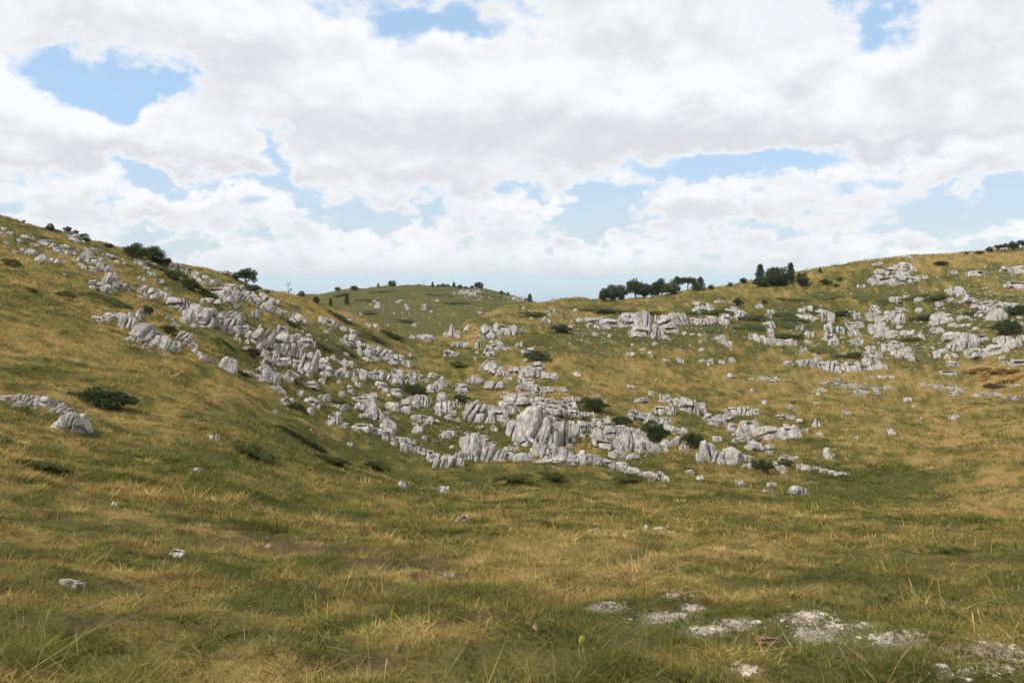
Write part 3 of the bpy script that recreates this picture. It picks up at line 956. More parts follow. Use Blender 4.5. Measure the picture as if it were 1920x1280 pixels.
 ('twin upright blocks above the white slabs of the meadow', [(1373,778,21,22,'b'),(1395,779,24,21,'b'),(1418,778,13,14,'b',-20)]),
 ('broken white slabs and square blocks in the meadow', [(1350,792,42,12,'f',-14),(1371,807,15,18,'b'),(1388,818,24,17,'p'),(1405,808,28,24,'b'),(1442,821,42,24,'b'),(1477,821,34,23,'b'),(1414,817,14,9,'b'),(1340,797,20,8,'f',-10)]),
 ('flat split slabs below the white slabs of the meadow', [(1394,828,28,8,'f',6),(1415,842,24,12,'b',8),(1440,840,16,8,'f'),(1442,852,14,7,'f')]),
 ('heap of knobbly rock on the meadow edge behind the dome boulder', [(993,707,36,17,'d'),(1003,692,28,11,'b'),(972,699,30,10,'f'),(1028,710,28,10,'f',4),(985,718,26,9,'f')]),
 ('low flat rocks between the knobbly heap and the dome boulder', [(990,732,38,13,'d'),(1026,735,24,9,'f'),(967,747,36,8,'f',-4),(1010,742,30,8,'f')]),
 ('strewn slabs on the slope left of the knobbly heap', [(917,687,22,12,'f',22),(927,697,32,11,'f',20),(938,704,26,9,'f',14),(908,694,14,8,'b'),(953,713,16,7,'f')]),
 # ---- saddle
 ('pointed leaning rock in the saddle under the far hill', [(848,629,15,23,'p',-8),(857,629,10,10,'b'),(840,630,12,8,'b')]),
 ('big leaning slab with a wide pale rock behind it in the saddle', [(912,633,26,28,'b',-32),(948,627,40,20,'b',6),(966,624,24,10,'f',10),(930,632,16,9,'b')], 'slab'),
 ('dark hollowed rock under the leaning slab of the saddle', [(897,653,17,16,'p'),(930,657,26,13,'b',-14),(867,651,20,9,'b'),(853,648,11,6,'r'),(917,665,20,6,'f')]),
 # ---- right hillside
 ('broad grey cliff with radiating cracks at the left of the right hillside', [
  (1147,612,42,16,'b'),(1172,614,34,16,'b'),(1184,600,36,15,'b',-6),(1208,622,40,40,'d',8),(1226,630,34,28,'s',14),(1203,632,38,22,'b',8),(1250,614,30,24,'b',-20),(1272,607,26,28,'s',-10),(1256,624,26,15,'b'),(1112,606,30,12,'b'),(1130,602,20,8,'b'),(1240,602,20,12,'b')]),
 ('row of pale knobs right of the broad grey cliff', [(1297,606,19,11,'b'),(1312,608,20,13,'d'),(1333,608,26,15,'d'),(1358,606,20,22,'b',14),(1366,590,11,15,'b')]),
 ('pale crumbly patch of rock above the row of knobs', [(1316,587,26,12,'b'),(1316,574,22,8,'b'),(1330,582,14,9,'b'),(1348,568,18,6,'f'),(1302,570,8,7,'b')]),
 ('white block standing under the round bush on the right hillside', [(1390,597,17,21,'b'),(1376,583,9,10,'b')]),
 ('thin rock rib beside the dark green hollow of the right hillside', [(1438,614,20,13,'b'),(1446,632,9,20,'s'),(1428,642,14,20,'s'),(1412,637,14,16,'b'),(1446,588,14,8,'b'),(1424,577,12,9,'b'),(1440,597,10,8,'b')]),
 ('row of small tooth like rocks under the dark green hollow', [(1449,646,11,14,'s'),(1460,647,11,14,'s',-12),(1470,646,10,11,'s',-16),(1481,646,12,11,'s',-14),(1490,645,9,9,'b'),(1438,645,9,12,'s')]),
 ('small ledges scattered in the shade right of the green hollow', [(1505,599,23,10,'b'),(1501,618,15,11,'b'),(1520,632,15,11,'b'),(1508,659,13,8,'b'),(1515,645,10,8,'b')]),
 ('tall narrow pillar of stacked blocks on the right hillside', [(1552,602,21,22,'b'),(1553,622,17,22,'b'),(1557,640,19,20,'b'),(1562,646,14,10,'b')]),
 ('broken vertical rib right of the stacked pillar', [(1607,597,15,13,'b'),(1597,592,12,10,'b'),(1597,614,21,15,'b'),(1602,630,18,18,'s'),(1609,646,13,14,'b'),(1576,624,13,16,'b'),(1612,614,12,13,'b')]),
 ('twin rock towers with pale rounded heads, middle of the right hillside', [(1642,600,22,20,'b'),(1640,624,18,26,'s'),(1657,630,20,26,'s',4),(1670,600,23,18,'d'),(1688,605,20,18,'d',12),(1677,632,26,10,'f',8),(1690,585,17,10,'b'),(1652,610,14,12,'b')]),
 ('pale buttress below the twin rock towers', [(1664,657,20,16,'b'),(1679,653,18,21,'b'),(1698,627,12,10,'b'),(1690,648,12,8,'b')]),
 ('long low white cliff at the foot of the right hillside', [(1510,684,26,10,'b'),(1529,690,11,20,'s'),(1543,692,17,21,'b'),(1561,695,25,24,'b'),(1580,694,16,18,'b'),(1597,696,25,22,'b'),(1619,694,20,16,'b'),(1639,692,24,14,'b'),(1657,692,16,9,'b'),(1636,672,28,12,'b',8),(1628,682,20,9,'b')]),
 ('crumbly pale crag left in the big cluster of the right hillside', [(1760,607,25,22,'b'),(1774,602,20,14,'b'),(1757,624,19,11,'b'),(1785,612,14,8,'b'),(1766,590,14,8,'b')]),
 ('large tumbled cluster of pale boulders on the right hillside', [(1790,637,38,15,'b'),(1813,652,38,25,'d'),(1790,657,24,18,'b'),(1833,642,30,14,'b'),(1842,670,42,14,'f',4),(1867,662,26,20,'b',-8),(1802,614,22,10,'b'),(1826,664,24,12,'b')]),
 ('ledge of boulders below the dark juniper at the right edge', [(1884,644,28,14,'b',8),(1903,652,26,18,'b',12),(1906,612,16,12,'b'),(1916,640,16,12,'b')]),
 ('striped boulder under flat slabs by the right edge juniper', [(1869,602,32,22,'d',-10),(1867,582,32,12,'f',-6),(1890,576,30,8,'f',-4),(1847,592,26,10,'f'),(1858,572,20,9,'f')], 'slab'),
 ('diagonal chain of pale slabs crossing the upper right slope', [(1791,551,22,18,'b'),(1806,554,17,9,'b'),(1820,569,28,10,'f',24),(1832,578,18,7,'f',18),(1812,560,14,8,'b')]),
 ('isolated long white outcrop high on the right slope', [(1822,518,16,9,'b'),(1839,518,24,11,'b',6)]),
 ('pale shelf of rock at the right edge under the skyline', [(1909,513,22,14,'b'),(1892,509,26,6,'f',10),(1906,540,28,12,'b',10),(1890,538,12,6,'f',10)]),
 ('round crag of broken grey rock under the summit of the right hill', [(1642,532,25,19,'b'),(1661,532,27,18,'b'),(1682,532,25,16,'b'),(1701,530,23,18,'b'),(1713,526,20,16,'b'),(1660,512,32,9,'b'),(1695,503,26,10,'b',8),(1645,497,20,6,'f',-14),(1703,484,14,5,'f'),(1672,518,20,10,'b'),(1690,516,22,12,'b')]),
 # ---- lower left
 ('row of weathered stones beside the large juniper on the left slope', [(8,752,22,15,'b'),(28,750,18,13,'b',10),(43,755,26,18,'b',14),(60,766,18,12,'b',24),(80,760,26,18,'b',14),(66,752,16,13,'b'),(96,763,20,13,'b'),(110,768,24,15,'b',14),(124,776,28,16,'b',18),(36,762,16,8,'b'),(92,772,16,8,'b')]),
 ('ribbed boulder at the end of the stone row by the juniper', [(138,808,50,30,'d',-12),(150,792,24,14,'b')]),
]
for e in OUT:
    outcrop('rock_outcrop', e[0], 'rock outcrop', e[1], 'limestone outcrops on the slopes', e[2] if len(e) > 2 else 'block')

# single boulders and stones, each told apart by its place
SINGLE = [
 (335,576,42,24,'b',-6,'smooth wedge shaped slab between split slabs and square block'),
 (428,697,33,27,'r',0,'rounded grey boulder alone where grass meets the slab cliff foot'),
 (380,677,17,14,'b',0,'small pale block just left of the rounded boulder'),
 (396,679,13,8,'b',0,'low stone between the pale block and the rounded boulder'),
 (797,639,31,13,'r',0,'smooth white boulder on the grassy crest before the far hill'),
 (847,668,27,10,'f',10,'flat slab in the grass below the saddle'),
 (890,720,27,14,'r',0,'smooth humped stone left of the knobbly heap'),
 (927,729,35,10,'f',0,'long low slab between the humped stone and flat rocks'),
 (877,618,13,13,'p',20,'small pointed stone right of the leaning rock in the saddle'),
 (973,650,15,10,'b',0,'grey block right of the hollowed rock in the saddle'),
 (990,663,24,9,'b',0,'pale stone beside the round juniper under the saddle'),
 (783,813,19,15,'r',0,'egg shaped stone among grass low in the boulder field'),
 (797,792,26,12,'b',14,'white wedge stone in the middle of the boulder field'),
 (640,743,13,10,'r',0,'round white stone high in the boulder field'),
 (658,739,13,9,'b',0,'dark cracked stone right of the round white stone'),
 (742,742,22,13,'b',0,'squat block below the blocky terrace'),
 (640,768,26,9,'b',0,'low broken stone above the tumbled pile'),
 (953,860,23,13,'b',0,'hunched grey stone right of the tall leaning boulder'),
 (980,866,34,15,'r',0,'smooth turtle backed stone before the whaleback rock'),
 (967,846,14,9,'b',0,'small stone under the broken slab of the dome boulder'),
 (1157,859,30,15,'r',0,'lumpy stone in the grass below the wide pale face'),
 (1187,862,24,10,'r',0,'smaller lump right of the lumpy stone'),
 (1105,781,22,8,'b',0,'white stone under the round juniper of the valley'),
 (1119,793,17,9,'b',0,'low grey stone left of the pale face'),
 (1216,784,15,11,'b',0,'cube like stone above the tilted slab crest'),
 (1246,795,24,12,'b',0,'knobbly stone pair above the tilted slab crest'),
 (1199,755,25,7,'f',0,'flat pale slab alone in the straw meadow'),
 (1223,742,13,9,'b',0,'small stone left of the paired grey blocks'),
 (1183,727,13,6,'f',0,'tiny flat stone in the upper straw meadow'),
 (1116,745,20,4,'f',-6,'thin slab lying in grass above the round juniper'),
 (1055,734,16,7,'b',0,'small flat boulder at the meadow edge'),
 (1554,857,18,18,'p',0,'lone pale wedge boulder standing in the right meadow'),
 (1531,801,21,14,'p',0,'triangular pale stone in the right meadow'),
 (1467,785,15,8,'f',0,'left one of two flat stones beyond the white slabs'),
 (1482,786,14,7,'r',0,'rounded one of two stones beyond the white slabs'),
 (1498,790,11,6,'b',0,'stone between the two flat stones and the triangular stone'),
 (1510,811,14,9,'b',0,'low jagged stone right of the square white blocks'),
 (1537,817,11,5,'f',0,'small flat stone below the triangular stone'),
 (1434,758,10,8,'r',0,'round white stone behind the twin upright blocks'),
 (1480,764,12,6,'b',0,'dark based stone in grass behind the white slabs'),
 (1586,777,12,8,'b',0,'white stone alone in the wide straw meadow'),
 (1346,827,19,9,'b',0,'pale block on the grass below the cleft block'),
 (1497,926,29,12,'b',6,'tilted pale stone alone on the valley floor grass'),
 (1447,911,17,5,'f',0,'upper of two flat stones on the valley floor'),
 (1438,924,15,6,'f',8,'lower of two flat stones on the valley floor'),
 (1388,910,15,9,'b',0,'broken stone on the valley floor below the runnelled dome'),
 (1313,898,12,6,'f',-20,'slanting splinter of stone below the fluted spire'),
 (1293,888,16,6,'b',0,'white rubble stone below the juniper hung face'),
 (1211,994,11,9,'p',0,'small white stone with a brown side on the near slope'),
 (1236,994,17,4,'f',0,'thin flat stone right of the white and brown one'),
 (1120,996,11,5,'b',0,'little white stone in the middle of the near slope'),
 (1045,901,14,8,'b',0,'white stone sunk in the brown heath below the whaleback'),
 (830,925,18,18,'b',12,'pale angular stone on the path of the grass spur'),
 (757,914,18,13,'f',38,'elongated stone tilted on the end of the grass spur'),
 (866,978,23,8,'f',0,'flat white stone on the near grass below the spur'),
 (400,824,21,9,'b',0,'pale stone alone on the dark green left slope'),
 (335,1042,24,11,'b',8,'beige block half sunk in the foreground turf'),
 (503,1028,9,7,'r',0,'tiny pale stone on the bare brown soil'),
 (215,947,10,6,'b',0,'tiny white stone in dark grass at lower left'),
 (370,883,12,5,'f',0,'small flat stone in green grass on the left slope'),
 (135,1100,34,9,'f',6,'flat tan stone in the lush grass at lower left'),
 (842,1081,18,6,'f',4,'flat pinkish stone beside the right hand soil patch'),
 (59,479,20,12,'r',0,'rounded stone high on the left slope below the ledge'),
 (42,472,14,7,'b',0,'stone left of the rounded stone below the ledge'),
 (27,475,8,8,'p',0,'tiny upright stone far left below the ledge'),
 (80,493,25,17,'p',8,'pointed white stone on the upper left slope'),
 (105,493,25,7,'f',4,'long low slab right of the pointed white stone'),
 (205,484,21,9,'f',22,'tilted grey slab below the small skyline shrub'),
 (52,448,22,8,'f',8,'grey slab under the skyline at the far left'),
 (18,443,8,10,'b',0,'small upright block near the left edge skyline'),
 (4,432,12,7,'b',0,'stone cut by the left edge under the skyline'),
 (6,442,16,6,'f',14,'slab cut by the left edge below the skyline'),
 (37,454,10,7,'b',0,'small block under the grey skyline slab'),
 (285,517,14,9,'b',0,'broken stone left of the dark shrubs on the slope'),
 (267,525,14,6,'f',14,'flat pale stone below the crag of the spreading pine'),
 (298,530,16,7,'b',0,'stone touching the dark shrubs from the left'),
 (611,624,13,7,'b',0,'white stone below the cracked long slab'),
 (581,726,28,9,'b',0,'broad low stone below the fluted cliff end'),
 (605,719,11,11,'b',0,'upright white stone right of the broad low stone'),
 (635,719,10,6,'r',0,'small oval stone before the blocky terrace'),
 (672,725,14,8,'b',6,'white stone at the left foot of the blocky terrace'),
 (445,640,16,15,'p',0,'white pointed stone left of the slab cliff'),
 (462,657,15,7,'b',0,'low white stone on grass under the slab cliff left end'),
 (121,517,7,6,'p',0,'tiny white stone on the straw of the left slope'),
 (656,602,14,6,'b',0,'small stone near the dark mat on the crest slope'),
 (690,612,12,6,'b',0,'broken white stone on the crest slope'),
 (1248,679,15,5,'f',0,'leftmost stone in the thin row across the meadow head'),
 (1275,679,10,8,'b',0,'second stone of the thin row across the meadow head'),
 (1316,679,14,5,'f',0,'flat third stone of the thin row across the meadow head'),
 (1331,682,14,10,'b',0,'biggest stone of the thin row across the meadow head'),
 (1353,682,10,7,'b',0,'stone right of the biggest in the meadow head row'),
 (1374,680,11,11,'b',0,'last upright stone of the thin row across the meadow head'),
 (1182,667,13,6,'b',0,'stone on the green slope below the broad grey cliff'),
 (1356,644,10,22,'s',0,'slender upright stone on the lower right hillside'),
 (1366,648,12,11,'b',0,'blocky stone right of the slender upright one'),
 (1912,686,24,13,'b',0,'pale boulder at the right edge above the rusty grass'),
 (1888,684,15,9,'b',0,'stone left of the pale boulder at the right edge'),
 (1892,697,17,7,'f',0,'flat stone below the pale boulder at the right edge'),
 (1788,686,19,8,'f',8,'pale slab below the large tumbled cluster'),
 (1777,704,25,8,'b',0,'low white rock left of the rusty grass'),
 (1729,523,15,6,'b',0,'stone right of the round summit crag'),
 (1614,540,13,7,'b',0,'stone on grass left below the summit crag'),
 (1788,513,11,8,'b',0,'stone left of the isolated long white outcrop'),
]
for (u, v, w, h, k, t, lab) in SINGLE:
    o = put_rock('boulder' if w > 16 else 'stone', u, v, w, h, k, t)
    tag(o, lab, 'boulder' if w > 16 else 'stone', 'single rocks in the grass')
    if v > 1000:
        beige(o)

# scattered stones: (label, [(u, v, half u, half v)...], count, size range)
SCAT = [
 ('small white stone strewn on the upper left hillside', [(150, 500, 130, 40), (330, 530, 120, 24)], 14, (7, 11), 2),
 ('small stone strewn in the green gully beside the slab cliff', [(620, 640, 110, 34), (730, 640, 80, 30)], 12, (7, 11), 2),
 ('loose pale stone lying on the floor of the boulder field', [(700, 770, 130, 50), (840, 790, 80, 50)], 36, (8, 14), 2),
 ('loose stone scattered around the giant dome boulder', [(1000, 770, 110, 50), (1000, 845, 120, 16)], 22, (8, 13), 2),
 ('white stone scattered on the slope of the saddle', [(900, 640, 90, 30), (1010, 600, 70, 26)], 22, (6, 10), 2),
 ('rubble stone below the broad grey cliff on the right', [(1120, 622, 60, 18), (1210, 648, 110, 16), (1300, 632, 50, 12)], 24, (6, 11), 2),
 ('small pale stone scattered over the right hillside ledges', [(1560, 620, 140, 50), (1760, 600, 130, 60), (1680, 660, 120, 20)], 58, (8, 15), 2),
 ('white stone dotted over the near face of the far hill', [(770, 588, 46, 18), (700, 575, 60, 20), (870, 575, 70, 18)], 20, (4.5, 7.5), 230),
 ('small white stone dotted over the straw meadow', [(1350, 720, 280, 60), (1700, 790, 160, 60), (1450, 850, 120, 20)], 20, (6, 10), 2),
]
rs = random.Random(5)
MESH_SCATTER = []
for lab, areas, cnt, (s0, s1), dm in SCAT:
    for i in range(cnt):
        a = rs.choice(areas)
        u, v = rs.gauss(a[0], a[2] * 0.6), rs.gauss(a[1], a[3] * 0.6)
        w = rs.uniform(s0, s1) if rs.random() < .75 else s1 * rs.uniform(1, 1.4)
        o = put_rock('stone', u, v, w, w * rs.uniform(.45, .9), rs.choice('bbrfp'), rs.uniform(-25, 25), seed=rs.randrange(99999), dmin=dm, yaw=rs.uniform(-1.5, 1.5))
        tag(o, lab, 'stone', lab)


pts = []
for areas, cnt, s, dm in (([(150, 500, 140, 45), (340, 560, 120, 40), (280, 640, 60, 24)], 160, (2, 5), 2), ([(620, 640, 130, 50), (700, 770, 150, 60), (850, 800, 90, 50)], 420, (2, 6), 2),
                      ([(1010, 770, 120, 60), (1180, 840, 150, 30)], 260, (2, 6), 2), ([(930, 630, 110, 45), (1030, 595, 90, 28)], 330, (1.5, 5), 2),
                      ([(1120, 622, 60, 20), (1220, 645, 130, 24), (1320, 620, 80, 36)], 480, (1.5, 5), 2),
                      ([(1560, 620, 160, 55), (1770, 590, 140, 75), (1680, 660, 150, 25), (1860, 560, 80, 60)], 1300, (2, 6.5), 2),
                      ([(780, 588, 50, 20), (700, 575, 80, 24), (880, 575, 80, 22), (880, 548, 26, 7)], 330, (1.5, 4), 230), ([(882, 549, 24, 7), (975, 560, 24, 4)], 260, (3, 7), 230),
                      ([(1350, 720, 300, 70), (1720, 800, 170, 70), (1450, 860, 160, 30)], 260, (1.5, 4), 2), ([(950, 930, 180, 26), (1000, 960, 200, 30)], 60, (2, 6), 2),
                      ([(1700, 510, 120, 20), (1650, 520, 50, 18)], 160, (2, 5), 2)):
    for i in range(cnt):
        a = rs.choice(areas)
        u, v = rs.gauss(a[0], a[2] * 0.6), rs.gauss(a[1], a[3] * 0.6)
        x, y, z = hit(u, v, dm)
        pts.append((x, y, z, rs.uniform(*s) * y / F))
merged_stones('rubble', pts, 'fine white limestone rubble sprinkled over the slopes')

# flat limestone pavements in the right meadow
PAVE = [('flat limestone pavement in straw grass left of the forked one', [(1445, 712, 33, 4)]),
        ('forked limestone pavement in the middle of the right meadow', [(1570, 716, 24, 6), (1600, 724, 30, 7), (1618, 734, 20, 6), (1650, 728, 26, 4)]),
        ('small limestone patch in front of the forked pavement', [(1540, 731, 15, 5)]),
        ('thin line of pale slabs behind the forked pavement', [(1660, 707, 28, 3)]),
        ('wedge of limestone pavement left of the rusty grass', [(1750, 722, 22, 7), (1785, 728, 26, 4), (1790, 742, 18, 7)]),
        ('strip of limestone pavement in front of the rusty grass', [(1850, 740, 24, 5)]),
        ('limestone strips at the right edge below the rusty grass', [(1900, 725, 20, 4), (1902, 745, 16, 4)])]
for lab, areas in PAVE:
    e = empty('limestone_pavement', hit(areas[0][0], areas[0][1]))
    tag(e, lab, 'rock pavement', 'limestone pavements in the right meadow', 'thing')
    sm = []
    for (u, v, a, b) in areas:
        for i in range(int(a * 0.55)):
            put_rock('slab', rs.gauss(u, a * .5), rs.gauss(v, b * .45), rs.uniform(6, 13), rs.uniform(1.6, 3), 'f', rs.uniform(-6, 6), seed=rs.randrange(9999), parent=e)
        for i in range(int(a * b * 0.35)):
            x, y, z = hit(rs.gauss(u, a * .6), rs.gauss(v, b * .55))
            sm.append((x - e.location.x, y - e.location.y, z - e.location.z, rs.uniform(2, 5) * y / F))
    o = merged_stones('small_stones', sm, None)
    o.parent = e

# stony patches worn into the turf at the camera's feet
NEARP = ['small pale stony patch left of the others in the near turf', 'little stony patch farthest up the near turf', 'round stony spot right of the little patch',
         'stony patch below the little round spot', 'stony streak before the brown slab', 'stony streak above the flat brown slab', 'upper half of the widest stony patch in the near turf',
         'lower half of the widest stony patch, running downhill', 'thin stony strip right of the widest patch', 'long stony patch between the widest one and the right edge',
         'cracked stony patch at the right edge, upper one', 'cracked stony patch at the lower right corner', 'small white stones in grass at the bottom edge']
for k, (u, v, a, b) in enumerate(PALE):
    e = empty('stony_patch', hit(u, v))
    tag(e, NEARP[k], 'stony patch', 'stony patches in the near turf')
    sm = []
    for i in range(int(6 + a * b * 0.035)):
        beige(put_rock('stone', rs.gauss(u, a * .5), rs.gauss(v, b * .5), rs.uniform(7, 17), rs.uniform(1.4, 3.2), rs.choice('ffb'), rs.uniform(-8, 8), seed=rs.randrange(9999), parent=e, yaw=rs.uniform(-1.5, 1.5)))
    for i in range(int(a * b * 0.16) + 12):
        x, y, z = hit(rs.gauss(u, a * .6), rs.gauss(v, b * .6))
        sm.append((x - e.location.x, y - e.location.y, z - e.location.z, rs.uniform(2, 7) * y / F))
    o = beige(merged_stones('small_stones', sm, None))
    o.parent = e

# ------------------------------------------------------------------ junipers, heath and herbs
def mat_leaf(name, dark, light, trans=0.25):
    m, T = mat_new(name)
    rnd = T.n('ShaderNodeObjectInfo').outputs['Random']
    bs = T.n('ShaderNodeAttribute', attribute_name='bs').outputs['Fac']
    pos = T.n('ShaderNodeNewGeometry').outputs['Position']
    cl = T.noise(pos, 1.7, 3, 0.6)
    f = T.m('ADD', T.m('MULTIPLY', bs, 0.7), T.m('ADD', T.m('MULTIPLY', T.m('SUBTRACT', cl, 0.5), 1.1), T.m('MULTIPLY', T.m('SUBTRACT', rnd, 0.5), 0.35)), clamp=True)
    c = T.mix(f, dark, light)
    a = diffuse(T, c, 0.65, None, 0.25)
    tr = T.n('ShaderNodeBsdfTranslucent')
    T.put(tr.inputs['Color'], c)
    mx = T.n('ShaderNodeMixShader')
    mx.inputs[0].default_value = trans
    T.t.links.new(a, mx.inputs[1])
    T.t.links.new(tr.outputs[0], mx.inputs[2])
    return finish(m, T, mx.outputs[0])


M_JUN = mat_leaf('juniper_needles', (0.034, 0.052, 0.018), (0.125, 0.155, 0.050))
M_HEATH = mat_leaf('heath_leaves', (0.085, 0.098, 0.028), (0.205, 0.205, 0.064))
M_BROWN = mat_leaf('red_heather', (0.060, 0.032, 0.018), (0.18, 0.10, 0.045))
M_RUST = mat_leaf('rusty_bracken', (0.24, 0.13, 0.045), (0.42, 0.25, 0.09))
M_PINE = mat_leaf('pine_needles', (0.030, 0.048, 0.020), (0.110, 0.140, 0.052), 0.2)


def mat_plain(name, col, rough=0.9, var=0.35, scale=9.0):
    m, T = mat_new(name)
    pos = T.n('ShaderNodeTexCoord').outputs['Object']
    n = T.noise(pos, scale, 4, 0.65)
    c = T.mix(T.rng(n, 0.3, 0.7), tuple(k * (1 - var) for k in col), tuple(k * (1 + var) for k in col))
    return finish(m, T, diffuse(T, c, rough, bump(T, n, 0.6, 0.05), 0.2))


M_BARK = mat_plain('bark', (0.085, 0.062, 0.045))
M_DEAD = mat_plain('dead_wood', (0.22, 0.19, 0.16))
M_CORE = mat_plain('twigs', (0.040, 0.042, 0.018))


def sprays(P, N, size, rg, per=3, flat=0.5):
    """Small leaf-sized triangles at points P growing along N. Returns verts, tris, bs."""
    n = len(P)
    V, bs = [], []
    for k in range(per):
        d = N + rg.normal(scale=flat, size=(n, 3))
        d /= np.linalg.norm(d, axis=1)[:, None]
        s = np.cross(d, rg.normal(size=(n, 3)))
        s /= np.maximum(np.linalg.norm(s, axis=1), 1e-6)[:, None]
        L = size * rg.uniform(0.6, 1.3, n)[:, None]
        w = L * rg.uniform(0.22, 0.4, n)[:, None]
        b = P + rg.normal(scale=size * 0.25, size=(n, 3))
        V.append(np.stack([b - s * w, b + s * w, b + d * L], 1))
        bs.append(np.repeat(rg.uniform(0, 1, n), 3))
    V = np.concatenate(V).reshape(-1, 3)
    T = np.arange(len(V)).reshape(-1, 3)
    return V, T, np.concatenate(bs)


def shrub_mesh(seed, kind):
    """Unit shrub, -1..1 wide, 0..1 high: low mound of overlapping boughs."""
    rg = np.random.default_rng(seed)
    nb = {'mat': 40, 'mound': 30, 'round': 22}[kind]
    a = rg.uniform(0, 6.283, nb)
    r = np.sqrt(rg.uniform(0, 1, nb)) * 0.82
    edge = 1 + 0.45 * np.sin(a * 2 + rg.uniform(0, 6)) * rg.uniform(.3, 1) + 0.3 * np.sin(a * 5 + rg.uniform(0, 6))
    cx, cy2 = r * edge * np.cos(a), r * edge * np.sin(a)
    prof = {'mat': 0.55, 'mound': 0.9, 'round': 1.3}[kind]
    top = np.sqrt(np.maximum(1 - r ** 2, 0.02)) ** prof * rg.uniform(0.62, 1.0, nb)
    V, Tt, B, off = [], [], [], 0
    for i in range(nb):
        m = 46 if kind != 'round' else 60
        p = rg.normal(size=(m, 3))
        p /= np.linalg.norm(p, axis=1)[:, None]
        p[:, 2] = np.abs(p[:, 2])
        rad = rg.uniform(0.13, 0.30)
        rz = max(0.3 * top[i], 0.10)
        c = np.array([cx[i], cy2[i], max(top[i] - rz, 0.03)])
        pts = c + p * (rad, rad, rz) * rg.uniform(0.75, 1.05, (m, 1))
        v, t, b = sprays(pts, p * (0.8, 0.8, 1.0), 0.105, rg, 3, 0.55)
        v[:, 2] = np.maximum(v[:, 2], -0.05)
        V.append(v)
        Tt.append(t + off)
        B.append(np.clip(b * 0.6 + 0.4 * np.repeat(rg.uniform(0, 1), len(b)), 0, 1))
        off += len(v)
    return np.concatenate(V), np.concatenate(Tt), np.concatenate(B)


def core_mesh(kind, seed):
    P, Q = GRIDS[7]
    q = P / np.linalg.norm(P, axis=1)[:, None]
    q = q * (0.55, 0.55, 0.5)
    q = q * (1 + 0.25 * fbm(q[:, 0] * 2.4 + seed, q[:, 1] * 2.4, q[:, 2] * 2.4, 2))[:, None]
    q[:, 2] = np.clip(q[:, 2], -0.12, None)
    return q, Q


SHRUB = {}


def shrub_proto(kind, i, mat):
    k = (kind, i, mat.name)
    if k not in SHRUB:
        v, t, b = shrub_mesh(40 + i * 7 + len(kind), kind)
        o = mesh_obj('foliage', v, t, mat, link=False)
        attr(o.data, 'bs', b)
        q, Q = core_mesh(kind, i)
        c = mesh_obj('twigs', q, Q, M_CORE, link=False, smooth=True)
        SHRUB[k] = (o.data, c.data)
        bpy.data.objects.remove(o)
        bpy.data.objects.remove(c)
    return SHRUB[k]


def put_shrub(u, v, w, h, kind, mat, name, label, cat, group, dmin=2.0, dmax=440.0):
    rg = random.Random(int(u * 5 + v))
    x, y, z = hit(u, v, dmin, dmax)
    W_, H_ = w * y / F, h * y / F
    e = empty(name, (x, y, z))
    # lay the mat on the slope behind the foot point
    dep = W_ * rg.uniform(0.55, 0.8)
    yb = y + dep * 0.5
    slope = math.atan2(float(H(x, yb + dep * .4)) - float(H(x, yb - dep * .4)), dep * .8)
    sx_ = math.atan2(float(H(x + W_ * .3, yb)) - float(H(x - W_ * .3, yb)), W_ * .6)
    rise = dep * math.sin(max(slope, 0))
    if kind == 'mat':
        hz = max(H_ - 0.75 * rise, 0.16 * H_ + 0.12, 0.10)
    else:
        hz = max(H_, 0.15)
    zz = float(H(x, yb)) - 0.03
    kk = 1.0 if kind == 'mat' else 0.35
    me, core = shrub_proto(kind, rg.randrange(4), mat)
    for nm, d in (('foliage', me), ('twigs', core)):
        o = bpy.data.objects.new(nm, d)
        COL.objects.link(o)
        o.parent = e
        o.location = Vector((x * yb / y, yb, zz)) - Vector((x, y, z))
        o.scale = (W_ / 2, dep / 2, hz)
        o.rotation_euler = (slope * kk, -sx_ * kk, 0)
    tag(e, label, cat, group)
    return e


